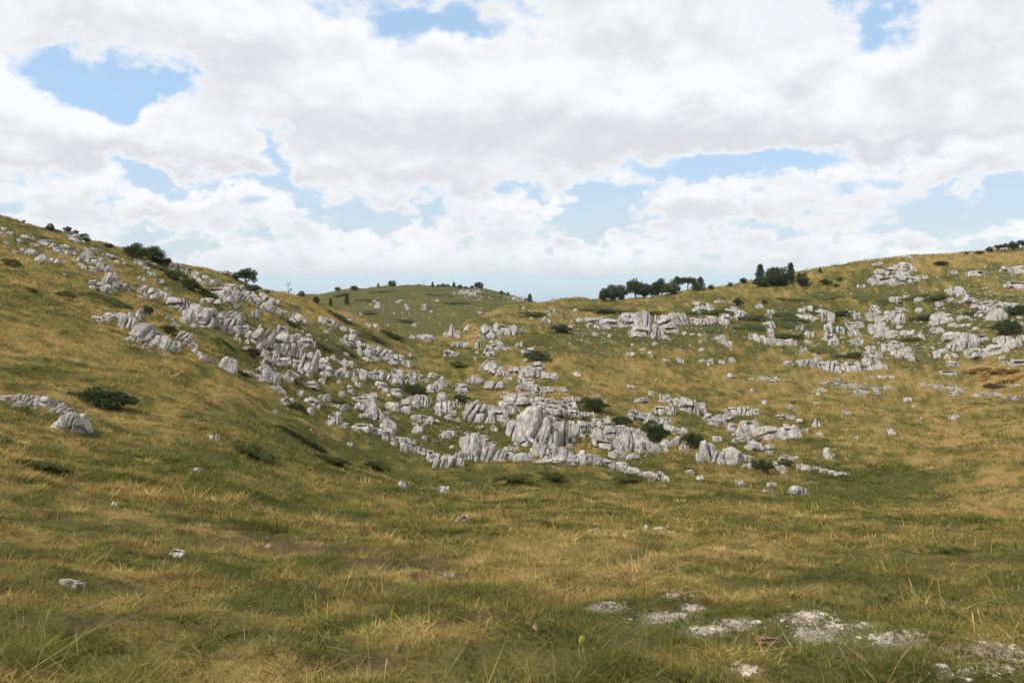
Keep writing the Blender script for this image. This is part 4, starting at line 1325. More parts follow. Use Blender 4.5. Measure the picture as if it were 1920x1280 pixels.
JUN = [
 (190,770,140,40,'mound',M_JUN,'largest dark juniper, beside the stone row on the left slope'),
 (20,500,42,14,'mat',M_HEATH,'dark green mat at the left edge below the skyline slabs'),
 (60,548,26,9,'mat',M_HEATH,'small dark mat lower on the far left straw slope'),
 (122,556,40,13,'mat',M_HEATH,'dark mat left of the spiky rock'),
 (108,436,54,9,'mat',M_HEATH,'green mat along the left skyline under the small pines'),
 (105,458,60,12,'mat',M_HEATH,'green mat between the ledge and the light crag on the left'),
 (205,570,76,15,'mat',M_HEATH,'bright green mat above the spiky rock'),
 (325,528,40,22,'mound',M_JUN,'upper of two dark bushes in the middle of the left slope'),
 (352,545,44,24,'mound',M_JUN,'lower of two dark bushes in the middle of the left slope'),
 (276,592,26,22,'round',M_JUN,'dark bush growing on the spiky rock'),
 (384,556,44,14,'mat',M_JUN,'dark mat behind the large square block'),
 (296,506,44,10,'mat',M_HEATH,'green mat right of the crag under the spreading pine'),
 (637,603,48,11,'mat',M_JUN,'dark mat above the cracked long slab'),
 (737,636,48,12,'mat',M_JUN,'dark mat low on the grassy crest'),
 (772,740,56,19,'mound',M_JUN,'juniper mound in the boulder field'),
 (864,756,30,18,'mound',M_JUN,'round shrub on the rough ridge of blocks'),
 (455,704,30,10,'mat',M_JUN,'dark mat right of the rounded boulder'),
 (565,828,90,17,'mat',M_JUN,'dark mat on the near spur, upper of four'),
 (470,860,100,24,'mat',M_HEATH,'wide dark mat on the near spur, left of four'),
 (625,875,80,20,'mat',M_HEATH,'dark mat on the near spur below the upper one'),
 (705,885,60,26,'mat',M_HEATH,'dark mat on the right end of the near spur'),
 (85,890,110,26,'mat',M_HEATH,'dark mat at the left edge in the near grass'),
 (1008,678,60,20,'mat',M_JUN,'dark green juniper below the saddle rocks'),
 (1110,775,64,24,'mound',M_JUN,'round juniper right of the giant dome boulder'),
 (1165,803,42,20,'mound',M_JUN,'juniper on top of the wide pale face, left one'),
 (1226,832,64,34,'mound',M_JUN,'biggest juniper hanging over the wide pale face'),
 (1298,842,44,31,'mound',M_JUN,'rounded juniper left of the fluted spire'),
 (1428,886,54,24,'mound',M_JUN,'juniper among the last stones of the near ridge'),
 (1474,874,34,10,'mat',M_JUN,'thin juniper behind the last stones of the near ridge'),
 (965,912,66,22,'mat',M_HEATH,'brown green heath below the turtle backed stone'),
 (1036,903,56,18,'mat',M_HEATH,'brown green heath below the whaleback rock'),
 (1180,910,70,16,'mat',M_HEATH,'brown green heath under the end of the whaleback'),
 (470,668,34,20,'mound',M_BROWN,'red brown heather left of the slanting slab pile'),
 (315,628,34,18,'mound',M_BROWN,'brown heather inside the spiky rock'),
 (1053,625,46,15,'mat',M_JUN,'dark mat left of the broad grey cliff'),
 (1000,596,54,11,'mat',M_HEATH,'green mat on the saddle skyline'),
 (1140,590,80,10,'mat',M_HEATH,'green mat above the broad grey cliff'),
 (1345,594,46,16,'mat',M_HEATH,'green mat above the row of pale knobs'),
 (1415,604,46,12,'mat',M_JUN,'upper green mat left of the thin rock rib'),
 (1411,622,52,12,'mat',M_JUN,'lower green mat left of the thin rock rib'),
 (1482,603,66,13,'mat',M_JUN,'top strip of juniper in the dark green hollow'),
 (1484,621,62,13,'mat',M_JUN,'middle strip of juniper in the dark green hollow'),
 (1480,638,56,12,'mat',M_JUN,'lowest strip of juniper in the dark green hollow'),
 (1530,590,56,10,'mat',M_JUN,'dark mat above the small ledges'),
 (1578,596,40,14,'mat',M_JUN,'dark mat between stacked pillar and broken rib'),
 (1590,672,60,9,'mat',M_JUN,'dark mat capping the long low white cliff'),
 (1625,565,60,9,'mat',M_HEATH,'green mat above the twin rock towers'),
 (1580,530,56,10,'mat',M_HEATH,'green mat left of the summit crag'),
 (1757,566,36,14,'mat',M_HEATH,'green mound above the crumbly pale crag'),
 (1763,500,26,10,'mound',M_JUN,'dark shrub just under the right skyline'),
 (1850,534,90,15,'mat',M_HEATH,'green mat below the isolated long white outcrop'),
 (1890,632,56,30,'mound',M_JUN,'dark juniper by the right edge'),
 (1908,592,44,22,'mat',M_JUN,'dark mat above the right edge juniper'),
 (1384,574,17,17,'round',M_JUN,'small round bush above the white block'),
 (1433,571,11,11,'round',M_JUN,'tiny round bush right of the small round bush'),
 (1548,536,20,13,'round',M_JUN,'dark bush left of three on the upper right slope'),
 (1575,529,11,10,'round',M_JUN,'dark bush right of three on the upper right slope'),
 (1568,539,12,8,'round',M_JUN,'lowest dark bush of three on the upper right slope'),
 (1780,1045,100,20,'mound',M_HEATH,'patch of dark withered thistles in the right meadow'),
 (1676,1138,90,11,'mat',M_HEATH,'low dark juniper sprig in the near turf by the stony patches'),
 (300,572,44,10,'mat',M_HEATH,'green mat left of the smooth wedge slab'), (470,622,40,9,'mat',M_HEATH,'green mat between jointed pale blocks and slab cliff'),
 (545,612,40,8,'mat',M_JUN,'dark mat capping the top of the slab cliff'), (600,652,44,10,'mat',M_HEATH,'green mat right of the slab cliff top'),
 (650,664,40,9,'mat',M_HEATH,'green mat below the tilted crag of the gully'), (705,642,46,10,'mat',M_HEATH,'green mat above the broad tilted ledge'),
 (560,724,40,8,'mat',M_HEATH,'green mat under the rough blocks of the slab cliff'), (640,757,44,8,'mat',M_HEATH,'green mat high in the boulder field'),
 (758,800,44,10,'mat',M_HEATH,'green mat in the middle of the boulder field'), (560,770,50,10,'mat',M_JUN,'dark mat behind the grass spur edge'),
 (1290,592,40,9,'mat',M_HEATH,'green mat left of the crumbly patch on the right hill'), (1225,592,44,8,'mat',M_HEATH,'green mat on the brow of the broad grey cliff'),
 (1660,572,54,9,'mat',M_JUN,'dark mat over the heads of the twin towers'), (1722,562,46,10,'mat',M_HEATH,'green mat left of the diagonal chain of slabs'),
 (1735,604,44,12,'mat',M_JUN,'dark mat between the twin towers and the crumbly crag'), (1785,582,40,10,'mat',M_HEATH,'green mat above the crumbly pale crag top'),
 (1550,560,64,9,'mat',M_HEATH,'long green mat above the stacked pillar'), (1495,566,54,8,'mat',M_HEATH,'long green mat above the green hollow'),
 (1822,594,40,10,'mat',M_JUN,'dark mat left of the striped boulder'), (1712,642,40,9,'mat',M_HEATH,'green mat right of the pale buttress'),
 (1335,626,44,9,'mat',M_HEATH,'green mat below the row of pale knobs'), (1540,664,50,9,'mat',M_HEATH,'green mat above the left end of the white cliff'),
 (420,645,44,10,'mat',M_HEATH,'green mat below the narrow upright block'), (860,690,40,9,'mat',M_HEATH,'green mat left of the strewn slabs'),
]
for (u, v, w, h, k, m, lab) in JUN:
    nm = 'juniper_shrub' if m is M_JUN else 'heather_bush' if m is M_BROWN else 'heath_mat'
    put_shrub(u, v, w, h, k, m, nm, lab, 'shrub', 'low shrubs on the slopes')
FSC = [(640, 556, 34, 6, 'scrub patch under the left shoulder of the far hill'), (690, 566, 40, 7, 'scrub patch left of centre on the far hill face'), (720, 550, 44, 6, 'scrub patch just below the summit of the far hill'),
       (760, 606, 44, 7, 'lowest scrub patch on the far hill face'), (830, 556, 50, 6, 'scrub patch under the row of far trees'), (860, 572, 46, 7, 'scrub patch below the bare rock of the far hill'),
       (930, 560, 44, 5, 'scrub patch on the right shoulder of the far hill'), (800, 578, 40, 6, 'scrub patch in the middle of the far hill face'), (690, 590, 44, 7, 'scrub patch low on the far hill beside the straw crest')]
for (u, v, w, h, lab) in FSC:
    put_shrub(u, v, w, h, 'mat', M_HEATH, 'scrub_patch', lab, 'shrub', 'scrub on the far hill', dmin=230)
BRK = [(1822, 702, 26, 7, 0, 'small rusty bracken tuft right of the stakes'), (1843, 697, 34, 9, 0, 'rusty bracken highest up below the tumbled cluster'), (1868, 705, 40, 10, 0, 'rusty bracken in the middle of the red patch'),
       (1896, 702, 34, 9, 0, 'rusty bracken right of the middle one, below the pale boulder'), (1912, 714, 30, 10, 0, 'rusty bracken cut by the right edge'), (1850, 716, 30, 8, 0, 'lowest rusty bracken above the limestone strip'),
       (1862, 730, 40, 8, 1, 'dark reddish weeds between the limestone strips'), (1885, 722, 30, 8, 1, 'dark reddish weeds left of the right edge strips')]
for (u, v, w, h, k, lab) in BRK:
    put_shrub(u, v, w, h, 'mat', M_BROWN if k else M_RUST, 'bracken_patch', lab, 'bracken', 'rusty bracken at the right')


# ------------------------------------------------------------------ trees
def tube(path, r0, r1, seg=6):
    path = np.asarray(path, float)
    V, Q = [], []
    n = len(path)
    for i, p in enumerate(path):
        d = path[min(i + 1, n - 1)] - path[max(i - 1, 0)]
        d /= max(np.linalg.norm(d), 1e-9)
        a = np.cross(d, (0.31, 0.9, 0.2))
        a /= np.linalg.norm(a)
        b = np.cross(d, a)
        r = r0 + (r1 - r0) * i / (n - 1)
        for k in range(seg):
            t = 6.2832 * k / seg
            V.append(p + r * (math.cos(t) * a + math.sin(t) * b))
    for i in range(n - 1):
        for k in range(seg):
            Q.append((i * seg + k, i * seg + (k + 1) % seg, (i + 1) * seg + (k + 1) % seg, (i + 1) * seg + k))
    return np.array(V), np.array(Q)


def join(parts):
    V, Q, o = [], [], 0
    for v, q in parts:
        V.append(v)
        Q.append(q + o)
        o += len(v)
    return np.concatenate(V), np.concatenate(Q)


def tree_proto(kind, seed):
    """Unit tree: height 1, width about 1. Returns trunk (verts, quads), crown (verts, tris, bs)."""
    rg = np.random.default_rng(seed)
    limbs, cl = [], []
    lean = rg.uniform(-0.08, 0.08)
    tr = [np.array([lean * t * t + 0.02 * math.sin(t * 6 + seed), 0.02 * math.cos(t * 5), t * 0.88 - 0.05]) for t in np.linspace(0, 1, 7)]
    limbs.append(tube(tr, 0.055 if kind in 'US' else 0.04, 0.012))
    if kind == 'S':
        for i in range(9):
            b = tr[3 + i % 4]
            a = rg.uniform(0, 6.28)
            L = rg.uniform(0.18, 0.36)
            e = b + np.array([math.cos(a) * L, math.sin(a) * L, rg.uniform(0.02, 0.25)])
            mid = (b + e) / 2 + rg.normal(scale=0.03, size=3)
            limbs.append(tube([b, mid, e], 0.02, 0.006, 4))
            if i < 4:
                cl.append((e, 0.10, 0.07))
    elif kind == 'U':
        for i in range(20):
            b = tr[3 + i % 4]
            a = i * 2.4 + rg.uniform(-.3, .3)
            L = rg.uniform(0.12, 0.42)
            e = np.array([lean + math.cos(a) * L, math.sin(a) * L, 0.90 - 1.0 * L * L - rg.uniform(0, 0.30)])
            limbs.append(tube([b, (b + e) / 2 - (0, 0, .03), e], 0.02, 0.007, 4))
            cl.append((e, rg.uniform(0.12, 0.18), rg.uniform(0.08, 0.12)))
    elif kind == 'C':
        for i in range(30):
            t = i / 29
            zz = 0.12 + 0.86 * t
            L = (0.44 * (1 - t) ** 0.55 + 0.05) * rg.uniform(0.45, 1.05)
            a = i * 2.4 + rg.uniform(-.4, .4)
            b = np.array([lean * zz * zz, 0, zz * 0.9])
            e = np.array([math.cos(a) * L + lean * zz * zz, math.sin(a) * L, zz - 0.05 * L])
            limbs.append(tube([b, e], 0.012, 0.005, 4))
            cl.append((e * (0.75, 0.75, 1), 0.09 + 0.10 * (1 - t), 0.075))
    else:
        nn = 34
        for i in range(nn):
            a = rg.uniform(0, 6.28)
            el_ = math.asin(rg.uniform(-0.8 if kind == 'B' else -0.35, 1))
            L = rg.uniform(0.6, 1.0)
            base = 0.45 if kind == 'B' else 0.42
            e = np.array([math.cos(a) * math.cos(el_) * 0.42 * L, math.sin(a) * math.cos(el_) * 0.42 * L, base + math.sin(el_) * 0.44 * L])
            limbs.append(tube([tr[1 + i % 3], e], 0.016, 0.005, 4))
            cl.append((e, rg.uniform(0.11, 0.17), rg.uniform(0.10, 0.15)))
    V, Tq, B, off = [], [], [], 0
    for (c, rx, rz) in cl:
        m = 62 if kind != 'S' else 14
        p = rg.normal(size=(m, 3))
        p /= np.linalg.norm(p, axis=1)[:, None]
        pts = c + p * (rx, rx, rz) * rg.uniform(0.45, 1.05, (m, 1))
        v, t, b = sprays(pts, p + (0, 0, .3), 0.05, rg, 3, 0.7)
        V.append(v)
        Tq.append(t + off)
        B.append(np.clip(b * 0.6 + 0.4 * rg.uniform(0, 1), 0, 1))
        off += len(v)
    return join(limbs), (np.concatenate(V), np.concatenate(Tq), np.concatenate(B))


TREE = {}


def put_tree(u, v, w, h, kind, label, group, name='pine_tree', dmin=2.0, dmax=440.0):
    rg = random.Random(int(u * 3 + h))
    i = rg.randrange(3)
    if (kind, i) not in TREE:
        (tv, tq), (cv, ct, cb) = tree_proto(kind, 60 + i * 17 + ord(kind))
        a = mesh_obj('trunk', tv, tq, M_DEAD if kind == 'S' else M_BARK, link=False, smooth=True)
        b = mesh_obj('crown', cv, ct, M_PINE, link=False)
        attr(b.data, 'bs', cb)
        TREE[(kind, i)] = (a.data, b.data)
        bpy.data.objects.remove(a)
        bpy.data.objects.remove(b)
    x, y, z = hit(u, v, dmin, dmax)
    top = (EYE - (v - h)) * y / F          # the seen height of the top
    Hm = max(top - z, h * y / F * 0.8)
    e = empty(name, (x, y, z - 0.02))
    tag(e, label, 'tree', group)
    for nm, d in zip(('trunk', 'crown'), TREE[(kind, i)]):
        o = bpy.data.objects.new(nm, d)
        COL.objects.link(o)
        o.parent = e
        wm = w * y / F
        o.scale = (wm / 0.95, wm / 0.95 * rg.uniform(.8, 1), Hm)
    e.rotation_euler = (0, 0, rg.uniform(-.5, .5))
    return e


GL, GF, GR, GE = 'pines along the left skyline', 'small trees of the far hill', 'pines along the right skyline', 'pine grove at the right edge skyline'
TREES = [
 (45,417,6,5,'B','tiny bush on the skyline at the far left',GL), (94,428,15,11,'B','small dark pine on the left skyline above the green mat',GL),
 (128,432,15,9,'U','low ragged pine above the light crag',GL), (142,438,13,8,'U','low ragged pine right beside the dark round bush',GL),
 (157,454,26,18,'B','dark round bush pine on the left skyline',GL), (204,465,18,10,'B','low dark shrub pine alone on the left skyline',GL),
 (257,486,46,34,'W','left half of the wide spreading dark pine on the left skyline',GL), (288,488,44,30,'W','right half of the wide spreading dark pine',GL),
 (315,494,14,12,'B','small pine at the right foot of the spreading pine',GL), (298,492,40,12,'B','low dark skirt of pine under the spreading pine',GL),
 (461,548,36,50,'U','umbrella pine with bare trunk on the left skyline',GL), (444,524,20,16,'B','dark bush left of the umbrella pine',GL),
 (474,546,30,14,'B','dark bush at the foot of the umbrella pine',GL), (355,508,12,5,'B','tiny dark bush between spreading pine and umbrella pine',GL),
 (502,549,8,6,'B','tiny bush right of the umbrella pine',GL), (541,560,18,30,'S','scraggly half dead pine on the grassy crest',GL), (548,563,10,14,'S','dead stub beside the scraggly pine',GL)]
FAR = [(565,557,14,13,'B','round pine where the crest meets the far hill'), (593,568,13,13,'B','dark round tree low on the left of the far hill'), (620,573,9,14,'C','slim dark tree low on the far hill'),
 (650,571,13,19,'C','tallest dark cone tree on the slope of the far hill'), (633,545,13,8,'B','small bush tree on the left shoulder of the far hill'), (664,544,17,9,'B','wide bush tree on the left shoulder of the far hill'),
 (709,539,6,8,'C','tiny cone tree left of the summit of the far hill'), (735,537,18,12,'B','round tree on the summit of the far hill'), (786,536,5,4,'B','tiny bush right of the far summit'),
 (795,537,8,11,'S','bare tree right of the far summit'), (811,538,7,10,'C','first tree of the row right of the bare tree'), (822,538,7,6,'B','low tree in the row right of the bare tree'),
 (831,538,12,7,'B','wide low tree in the middle of the far row'), (840,538,8,6,'B','low tree right in the far row'), (851,539,9,10,'C','pointed tree at the end of the far row'),
 (862,540,11,7,'B','low tree above the bare rock of the far hill'), (873,541,8,5,'B','tiny tree above the bare rock of the far hill'), (885,542,9,7,'B','small tree left of the big round far tree'),
 (898,542,19,14,'B','big round tree above the bare rock of the far hill'), (940,550,9,6,'B','small tree on the right shoulder of the far hill'), (953,552,5,5,'B','tiny bush on the right shoulder of the far hill'),
 (993,565,13,14,'C','pointed tree where the far hill meets the saddle')]
RIGHT = [(1131,565,14,22,'B','leftmost pine of the right skyline row'), (1146,564,24,27,'B','second pine of the right skyline row'), (1162,562,24,25,'B','third pine of the right skyline row'),
 (1192,558,32,30,'W','broad dense pine in the right skyline row'), (1207,556,26,22,'B','low dense tree right of the broad pine'), (1224,554,26,18,'B','low dark tree in the middle of the right skyline row'),
 (1240,551,28,26,'W','dense tree before the two distant umbrella crowns'), (1260,552,26,20,'B','round dark bush tree ending the dense row'), (1272,543,24,21,'U','left of two umbrella crowns on the right skyline'),
 (1290,542,22,20,'U','right of two umbrella crowns on the right skyline'), (1303,545,16,14,'C','short cone tree in front of the umbrella crowns'), (1313,545,20,20,'C','pointed dark tree right of the umbrella crowns'),
 (1333,543,11,10,'B','small faint tree right of the pointed one'), (1369,538,10,9,'B','tiny bush on the bare right skyline'), (1394,531,12,10,'B','low bush left of the tall cone trees'),
 (1425,524,20,26,'C','left cone tree of the dark clump on the right hill'), (1428,537,28,20,'B','round bush at the foot of the dark clump'), (1449,532,24,30,'B','second tree of the dark clump on the right hill'),
 (1464,532,26,32,'B','broad middle tree of the dark clump on the right hill'), (1456,534,36,18,'B','low bushy skirt of the dark clump'), (1482,528,20,32,'C','pointed right tree of the dark clump on the right hill'),
 (1504,535,22,24,'B','thin brownish tree right of the dark clump'), (1538,511,8,8,'C','tiny cone tree alone on the right skyline')]
EDGE = [(1813,476,12,4,'B','flat low bush on the skyline left of the grove'), (1836,476,18,6,'B','low wide bush on the skyline left of the grove'), (1856,473,14,11,'B','leftmost tree of the grove at the right edge'),
 (1870,472,16,14,'U','second tree of the grove at the right edge'), (1884,471,18,16,'U','third tree of the grove at the right edge'), (1900,470,22,20,'W','tall dense tree of the grove at the right edge'),
 (1916,469,22,21,'U','tree of the grove cut by the right edge')]
for (u, v, w, h, k, lab, g) in TREES:
    put_tree(u, v, w, h, k, lab, g, 'dead_pine' if k == 'S' else 'pine_tree')
for (u, v, w, h, k, lab) in FAR:
    put_tree(u, v, w, h, k, lab, GF, 'dead_tree' if k == 'S' else 'tree', 230 if v < 566 and u > 575 else 100)
for (u, v, w, h, k, lab) in RIGHT:
    put_tree(u, v, w * 1.2, h * (1.25 if u < 1330 else 1.08), k, lab, GR)
for (u, v, w, h, k, lab) in EDGE:
    put_tree(u, v, w, h, k, lab, GE)
for (u, v, h, lab) in [(1734, 483, 8, 'bare dead sapling on the skyline right of the summit crag'), (1741, 508, 16, 'thin pale dead trunk on the slope right of the summit crag'), (1747, 484, 5, 'short dead twig on the skyline right of the sapling')]:
    put_tree(u, v, h * .7, h, 'S', lab, 'dead saplings by the summit crag', 'dead_sapling')
for k, (u, v, h) in enumerate([(1794, 708, 12), (1803, 709, 10), (1816, 708, 12)]):
    x, y, z = hit(u, v)
    hm = h * y / F
    q = tube([(0, 0, -0.1), (0.03, 0, hm * .5), (0.01, 0, hm)], 0.06, 0.05, 7)
    cap = list(range(14, 21))
    o = mesh_obj('wooden_stake', q[0], [tuple(f) for f in q[1]] + [tuple(cap)], M_DEAD)
    o.location = (x, y, z)
    o.rotation_euler = (0.03 * k, 0.06 - 0.05 * k, 0)
    tag(o, ['left', 'middle', 'right'][k] + ' one of three weathered stakes by the rusty bracken', 'stake', 'stakes by the bracken')

# ------------------------------------------------------------------ grass
def mat_grass(name, cols):
    """cols: green, mid, straw"""
    m, T = mat_new(name)
    ti = T.n('ShaderNodeAttribute', attribute_name='tint').outputs['Fac']
    br = T.n('ShaderNodeAttribute', attribute_name='bright').outputs['Fac']
    t = ti
    c = T.mix(T.rng(t, 0.0, 0.5), cols[0], cols[1])
    c = T.mix(T.rng(t, 0.45, 1.0), c, cols[2])
    c = T.v('MULTIPLY', c, T.xyz(br, br, br))
    a = T.n('ShaderNodeBsdfDiffuse')
    T.put(a.inputs['Color'], c)
    tr = T.n('ShaderNodeBsdfTranslucent')
    T.put(tr.inputs['Color'], c)
    mx = T.n('ShaderNodeMixShader')
    mx.inputs[0].default_value = 0.4
    T.t.links.new(a.outputs[0], mx.inputs[1])
    T.t.links.new(tr.outputs[0], mx.inputs[2])
    return finish(m, T, mx.outputs[0])


M_GRASS = mat_grass('grass_blades', ((0.094, 0.112, 0.027), (0.208, 0.176, 0.053), (0.37, 0.27, 0.108)))
M_STEM = mat_grass('dry_stems', ((0.22, 0.17, 0.065), (0.34, 0.25, 0.10), (0.48, 0.36, 0.17)))
M_HERB = mat_grass('herb_leaves', ((0.072, 0.086, 0.024), (0.105, 0.112, 0.032), (0.16, 0.145, 0.048)))


def spread(d0, d1, n, margin=1.25):
    """Random ground points between distances d0 and d1, within a wide fan ahead of the camera (a constant number per square metre times 1/d)."""
    t = RNG.uniform(0, 1, n)
    d = d0 * (d1 / d0) ** t if d0 > 0 else d1 * t
    x = RNG.uniform(-1, 1, n) * d * (960 / F) * margin
    return x, d


def clear_of_rocks(x, y, pad=0.0):
    ok = np.ones(len(x), bool)
    for (rx, ry, a, b) in FOOT:
        if a < 0.25:
            continue
        k = np.abs(x - rx) < a
        k &= np.abs(y - ry) < b
        ii = np.nonzero(k)[0]
        if len(ii):
            q = ((x[ii] - rx) / a) ** 2 + ((y[ii] - ry) / b) ** 2
            ok[ii[q < 0.85]] = False
    return ok


def open_turf(x, y, z):
    return np.clip(1 - 0.93 * soil_at(x, y, z) - 0.72 * pale_at(x, y, z), 0, 1)


def herbs_mask(x, y):
    return sstep(0.05, 0.35, fbm(x / 1.4, y / 1.4, 12.5, 3))


def emit(name, label, mat, rings, tint, bright):
    """rings: list of [left, right] vertex arrays from root to tip; the tip is a single vertex array. One blade per row."""
    n, k = len(tint), len(rings) - 1
    vs = []
    for r in rings[:-1]:
        vs += [r[0], r[1]]
    vs.append(rings[-1])
    per = 2 * k + 1
    V = np.stack(vs, 1).reshape(-1, 3)
    o = np.arange(n) * per
    tr = []
    for j in range(k - 1):
        tr.append(np.stack([o + 2 * j, o + 2 * j + 1, o + 2 * j + 3], 1))
        tr.append(np.stack([o + 2 * j, o + 2 * j + 3, o + 2 * j + 2], 1))
    tr.append(np.stack([o + 2 * k - 2, o + 2 * k - 1, o + 2 * k], 1))
    ob = mesh_obj(name, V, np.concatenate(tr), mat)
    attr(ob.data, 'tint', np.repeat(tint, per))
    attr(ob.data, 'bright', np.repeat(bright, per))
    tag(ob, label, None, None, 'stuff')
    return ob


def grass(name, label, mat, d0, d1, n, per, cover, rad, hgt, wid, lean, droop, segs, tall, tadd=0.0, rpow=0.0, hpow=0.0, margin=1.2, jit=0.22, head=False):
    x, y = spread(d0, d1, n, margin)
    z = H(x, y)
    keep = RNG.uniform(0, 1, n) < cover(x, y, z)
    keep &= clear_of_rocks(x, y)
    x, y, z = x[keep], y[keep], z[keep]
    t = tint_at(x, y, z)
    lush = np.clip(0.85 + 0.6 * fbm(x / 2.2, y / 2.2, 7.7, 3) + np.where(y < 30, 0.75, 0.4) * fbm(x / 0.42, y / 0.42, 3.9, 2), 0.25, 1.5)
    istall = RNG.uniform(0, 1, len(x)) < tall(t)
    hc = RNG.uniform(hgt[0], hgt[1], len(x)) * lush * np.where(istall, 2.0, 1.0) * (y / d0) ** hpow
    rc = RNG.uniform(0.7, 1.25, len(x)) * rad * np.where(istall, 0.75, 1.0) * (y / d0) ** rpow
    bc = RNG.uniform(1 - jit, 1 + jit, len(x)) * np.clip(1.05 + 1.0 * fbm(x / 0.5, y / 0.36, 31.0, 3), 0.5, 1.6)
    tc = t + RNG.normal(0, .10, len(x)) + np.where(istall, .12, -.05) + tadd
    N = len(x) * per
    rp = lambda q: np.repeat(q, per)
    a = RNG.uniform(0, 6.283, N)
    r = np.sqrt(RNG.uniform(0, 1, N)) * rp(rc)
    bx, by = rp(x) + r * np.cos(a), rp(y) + r * np.sin(a)
    bz = rp(z) - 0.012
    # follow the slope
    e = 0.25
    gx = (H(x + e, y) - H(x - e, y)) / (2 * e)
    gy = (H(x, y + e) - H(x, y - e)) / (2 * e)
    bz = bz + (bx - rp(x)) * rp(gx) + (by - rp(y)) * rp(gy)
    h = rp(hc) * RNG.uniform(0.55, 1.2, N)
    out = a + RNG.normal(0, .7, N)
    ln = np.abs(RNG.normal(0, lean, N)) + 0.05
    dr = droop * RNG.uniform(0.3, 1.3, N)
    w = wid * RNG.uniform(0.6, 1.3, N) * rp((y / d0) ** rpow)
    fa = RNG.normal(0, 0.9, N)
    s = np.stack([np.cos(fa), np.sin(fa), 0 * fa], 1) * w[:, None]
    b = np.stack([bx, by, bz], 1)
    rings = []
    for k in range(segs + 1):
        q = k / segs
        m = (ln * q + dr * q * q) * h
        p = b + np.stack([np.cos(out) * m, np.sin(out) * m, h * (q - 0.35 * dr * q * q)], 1)
        if k == segs:
            rings.append(p)
        else:
            f = 0.5 * (1 - q ** 1.6)
            if head:
                f = 0.34 if k < segs - 1 else 0.85
            rings.append([p - s * f, p + s * f])
    tt = np.clip(rp(tc) + RNG.normal(0, .22, N), 0, 1)
    bb = rp(bc) * RNG.uniform(0.8, 1.2, N)
    return emit(name, label, mat, rings, tt, bb)


def herb_field(name, label, d0, d1, n, per, rad, size):
    x, y = spread(d0, d1, n, 1.2)
    z = H(x, y)
    keep = (RNG.uniform(0, 1, n) < open_turf(x, y, z) * herbs_mask(x, y)) & clear_of_rocks(x, y)
    x, y, z = x[keep], y[keep], z[keep]
    t = tint_at(x, y, z)
    N = len(x) * per
    rp = lambda q: np.repeat(q, per)
    f = rp((y / d0) ** 0.35)
    a = RNG.uniform(0, 6.283, N)
    r = np.sqrt(RNG.uniform(0, 1, N)) * rad * f
    c = np.stack([rp(x) + r * np.cos(a), rp(y) + r * np.sin(a), rp(z) + RNG.uniform(0.0, 0.04, N)], 1)
    o2 = a + RNG.normal(0, .8, N)
    d = np.stack([np.cos(o2), np.sin(o2), RNG.uniform(0, .8, N)], 1)
    d /= np.linalg.norm(d, axis=1)[:, None]
    s = np.cross(d, np.stack([RNG.normal(0, .3, N), RNG.normal(0, .3, N), np.ones(N)], 1))
    s /= np.linalg.norm(s, axis=1)[:, None]
    L = (size * RNG.uniform(.6, 1.3, N) * f)[:, None]
    rings = [[c - s * L * .04, c + s * L * .04], [c + d * L * .5 - s * L * .28, c + d * L * .5 + s * L * .28], c + d * L]
    return emit(name, label, M_HERB, rings, np.clip(rp(t) + RNG.normal(-.15, .25, N), 0, 1), RNG.uniform(.75, 1.25, N))


grass('short_grass', "short green and straw coloured turf at the photographer's feet", M_GRASS, 2.6, 7.5, 24000, 11, open_turf, 0.06, (0.020, 0.046), 0.0045, 0.75, 0.8, 2, lambda t: 0.06 + 0.16 * t, rpow=0.4, hpow=0.22, jit=.38)
grass('grazed_turf', 'grazed tufty turf beyond the nearest grass', M_GRASS, 7.0, 18, 29000, 11, open_turf, 0.085, (0.028, 0.062), 0.0075, 0.75, 0.8, 1, lambda t: 0.06 + 0.18 * t, rpow=0.5, hpow=0.25, jit=.42)
grass('tall_dry_grass', 'tall dry grass stems standing over the near turf', M_STEM, 3.2, 22, 600, 4,
      lambda x, y, z: open_turf(x, y, z) * np.clip(0.06 + sstep(0.08, 0.4, fbm(x / 1.8, y / 1.8, 3.3, 2)) + 0.25 * sstep(-.2, -.6, x / np.maximum(y, .1)), 0, 1),
      0.12, (0.11, 0.23), 0.0034, 0.35, 0.3, 5, lambda t: 0 * t, tadd=.15, head=True)
grass('straw_litter', 'dry straw lying flat in the near turf', M_STEM, 2.6, 14, 3800, 4, open_turf, 0.15, (0.04, 0.12), 0.0034, 2.4, 0.5, 2, lambda t: 0 * t, rpow=0.25)
herb_field('low_herbs', 'dark low leafy herbs between the grass tufts', 2.6, 26, 7000, 14, 0.13, 0.021)
grass('meadow_grass', 'tufted straw and green grass of the middle meadow', M_GRASS, 13, 60, 54000, 8, open_turf, 0.13, (0.055, 0.115), 0.018, 0.7, 0.7, 1, lambda t: 0.05 + 0.20 * t, rpow=0.6, hpow=0.30, jit=.48)
grass('hillside_grass', 'coarse grass tussocks covering the hillsides', M_GRASS, 50, 200, 62000, 6, lambda x, y, z: np.ones_like(x), 0.28, (0.09, 0.20), 0.06, 0.7, 0.7, 1, lambda t: 0.05 + 0.2 * t, rpow=0.55, hpow=0.3, jit=.5)
grass('dark_tufts', 'dark bilberry and heather tufts dotted over the turf', M_HERB, 9, 150, 16000, 9, lambda x, y, z: open_turf(x, y, z) * sstep(0.05, 0.45, fbm(x / 4.0, y / 2.5, 21.5, 3)), 0.10, (0.05, 0.12), 0.016, 0.9, 0.6, 1, lambda t: 0 * t, tadd=-.1, rpow=0.62, hpow=0.4, jit=.4)


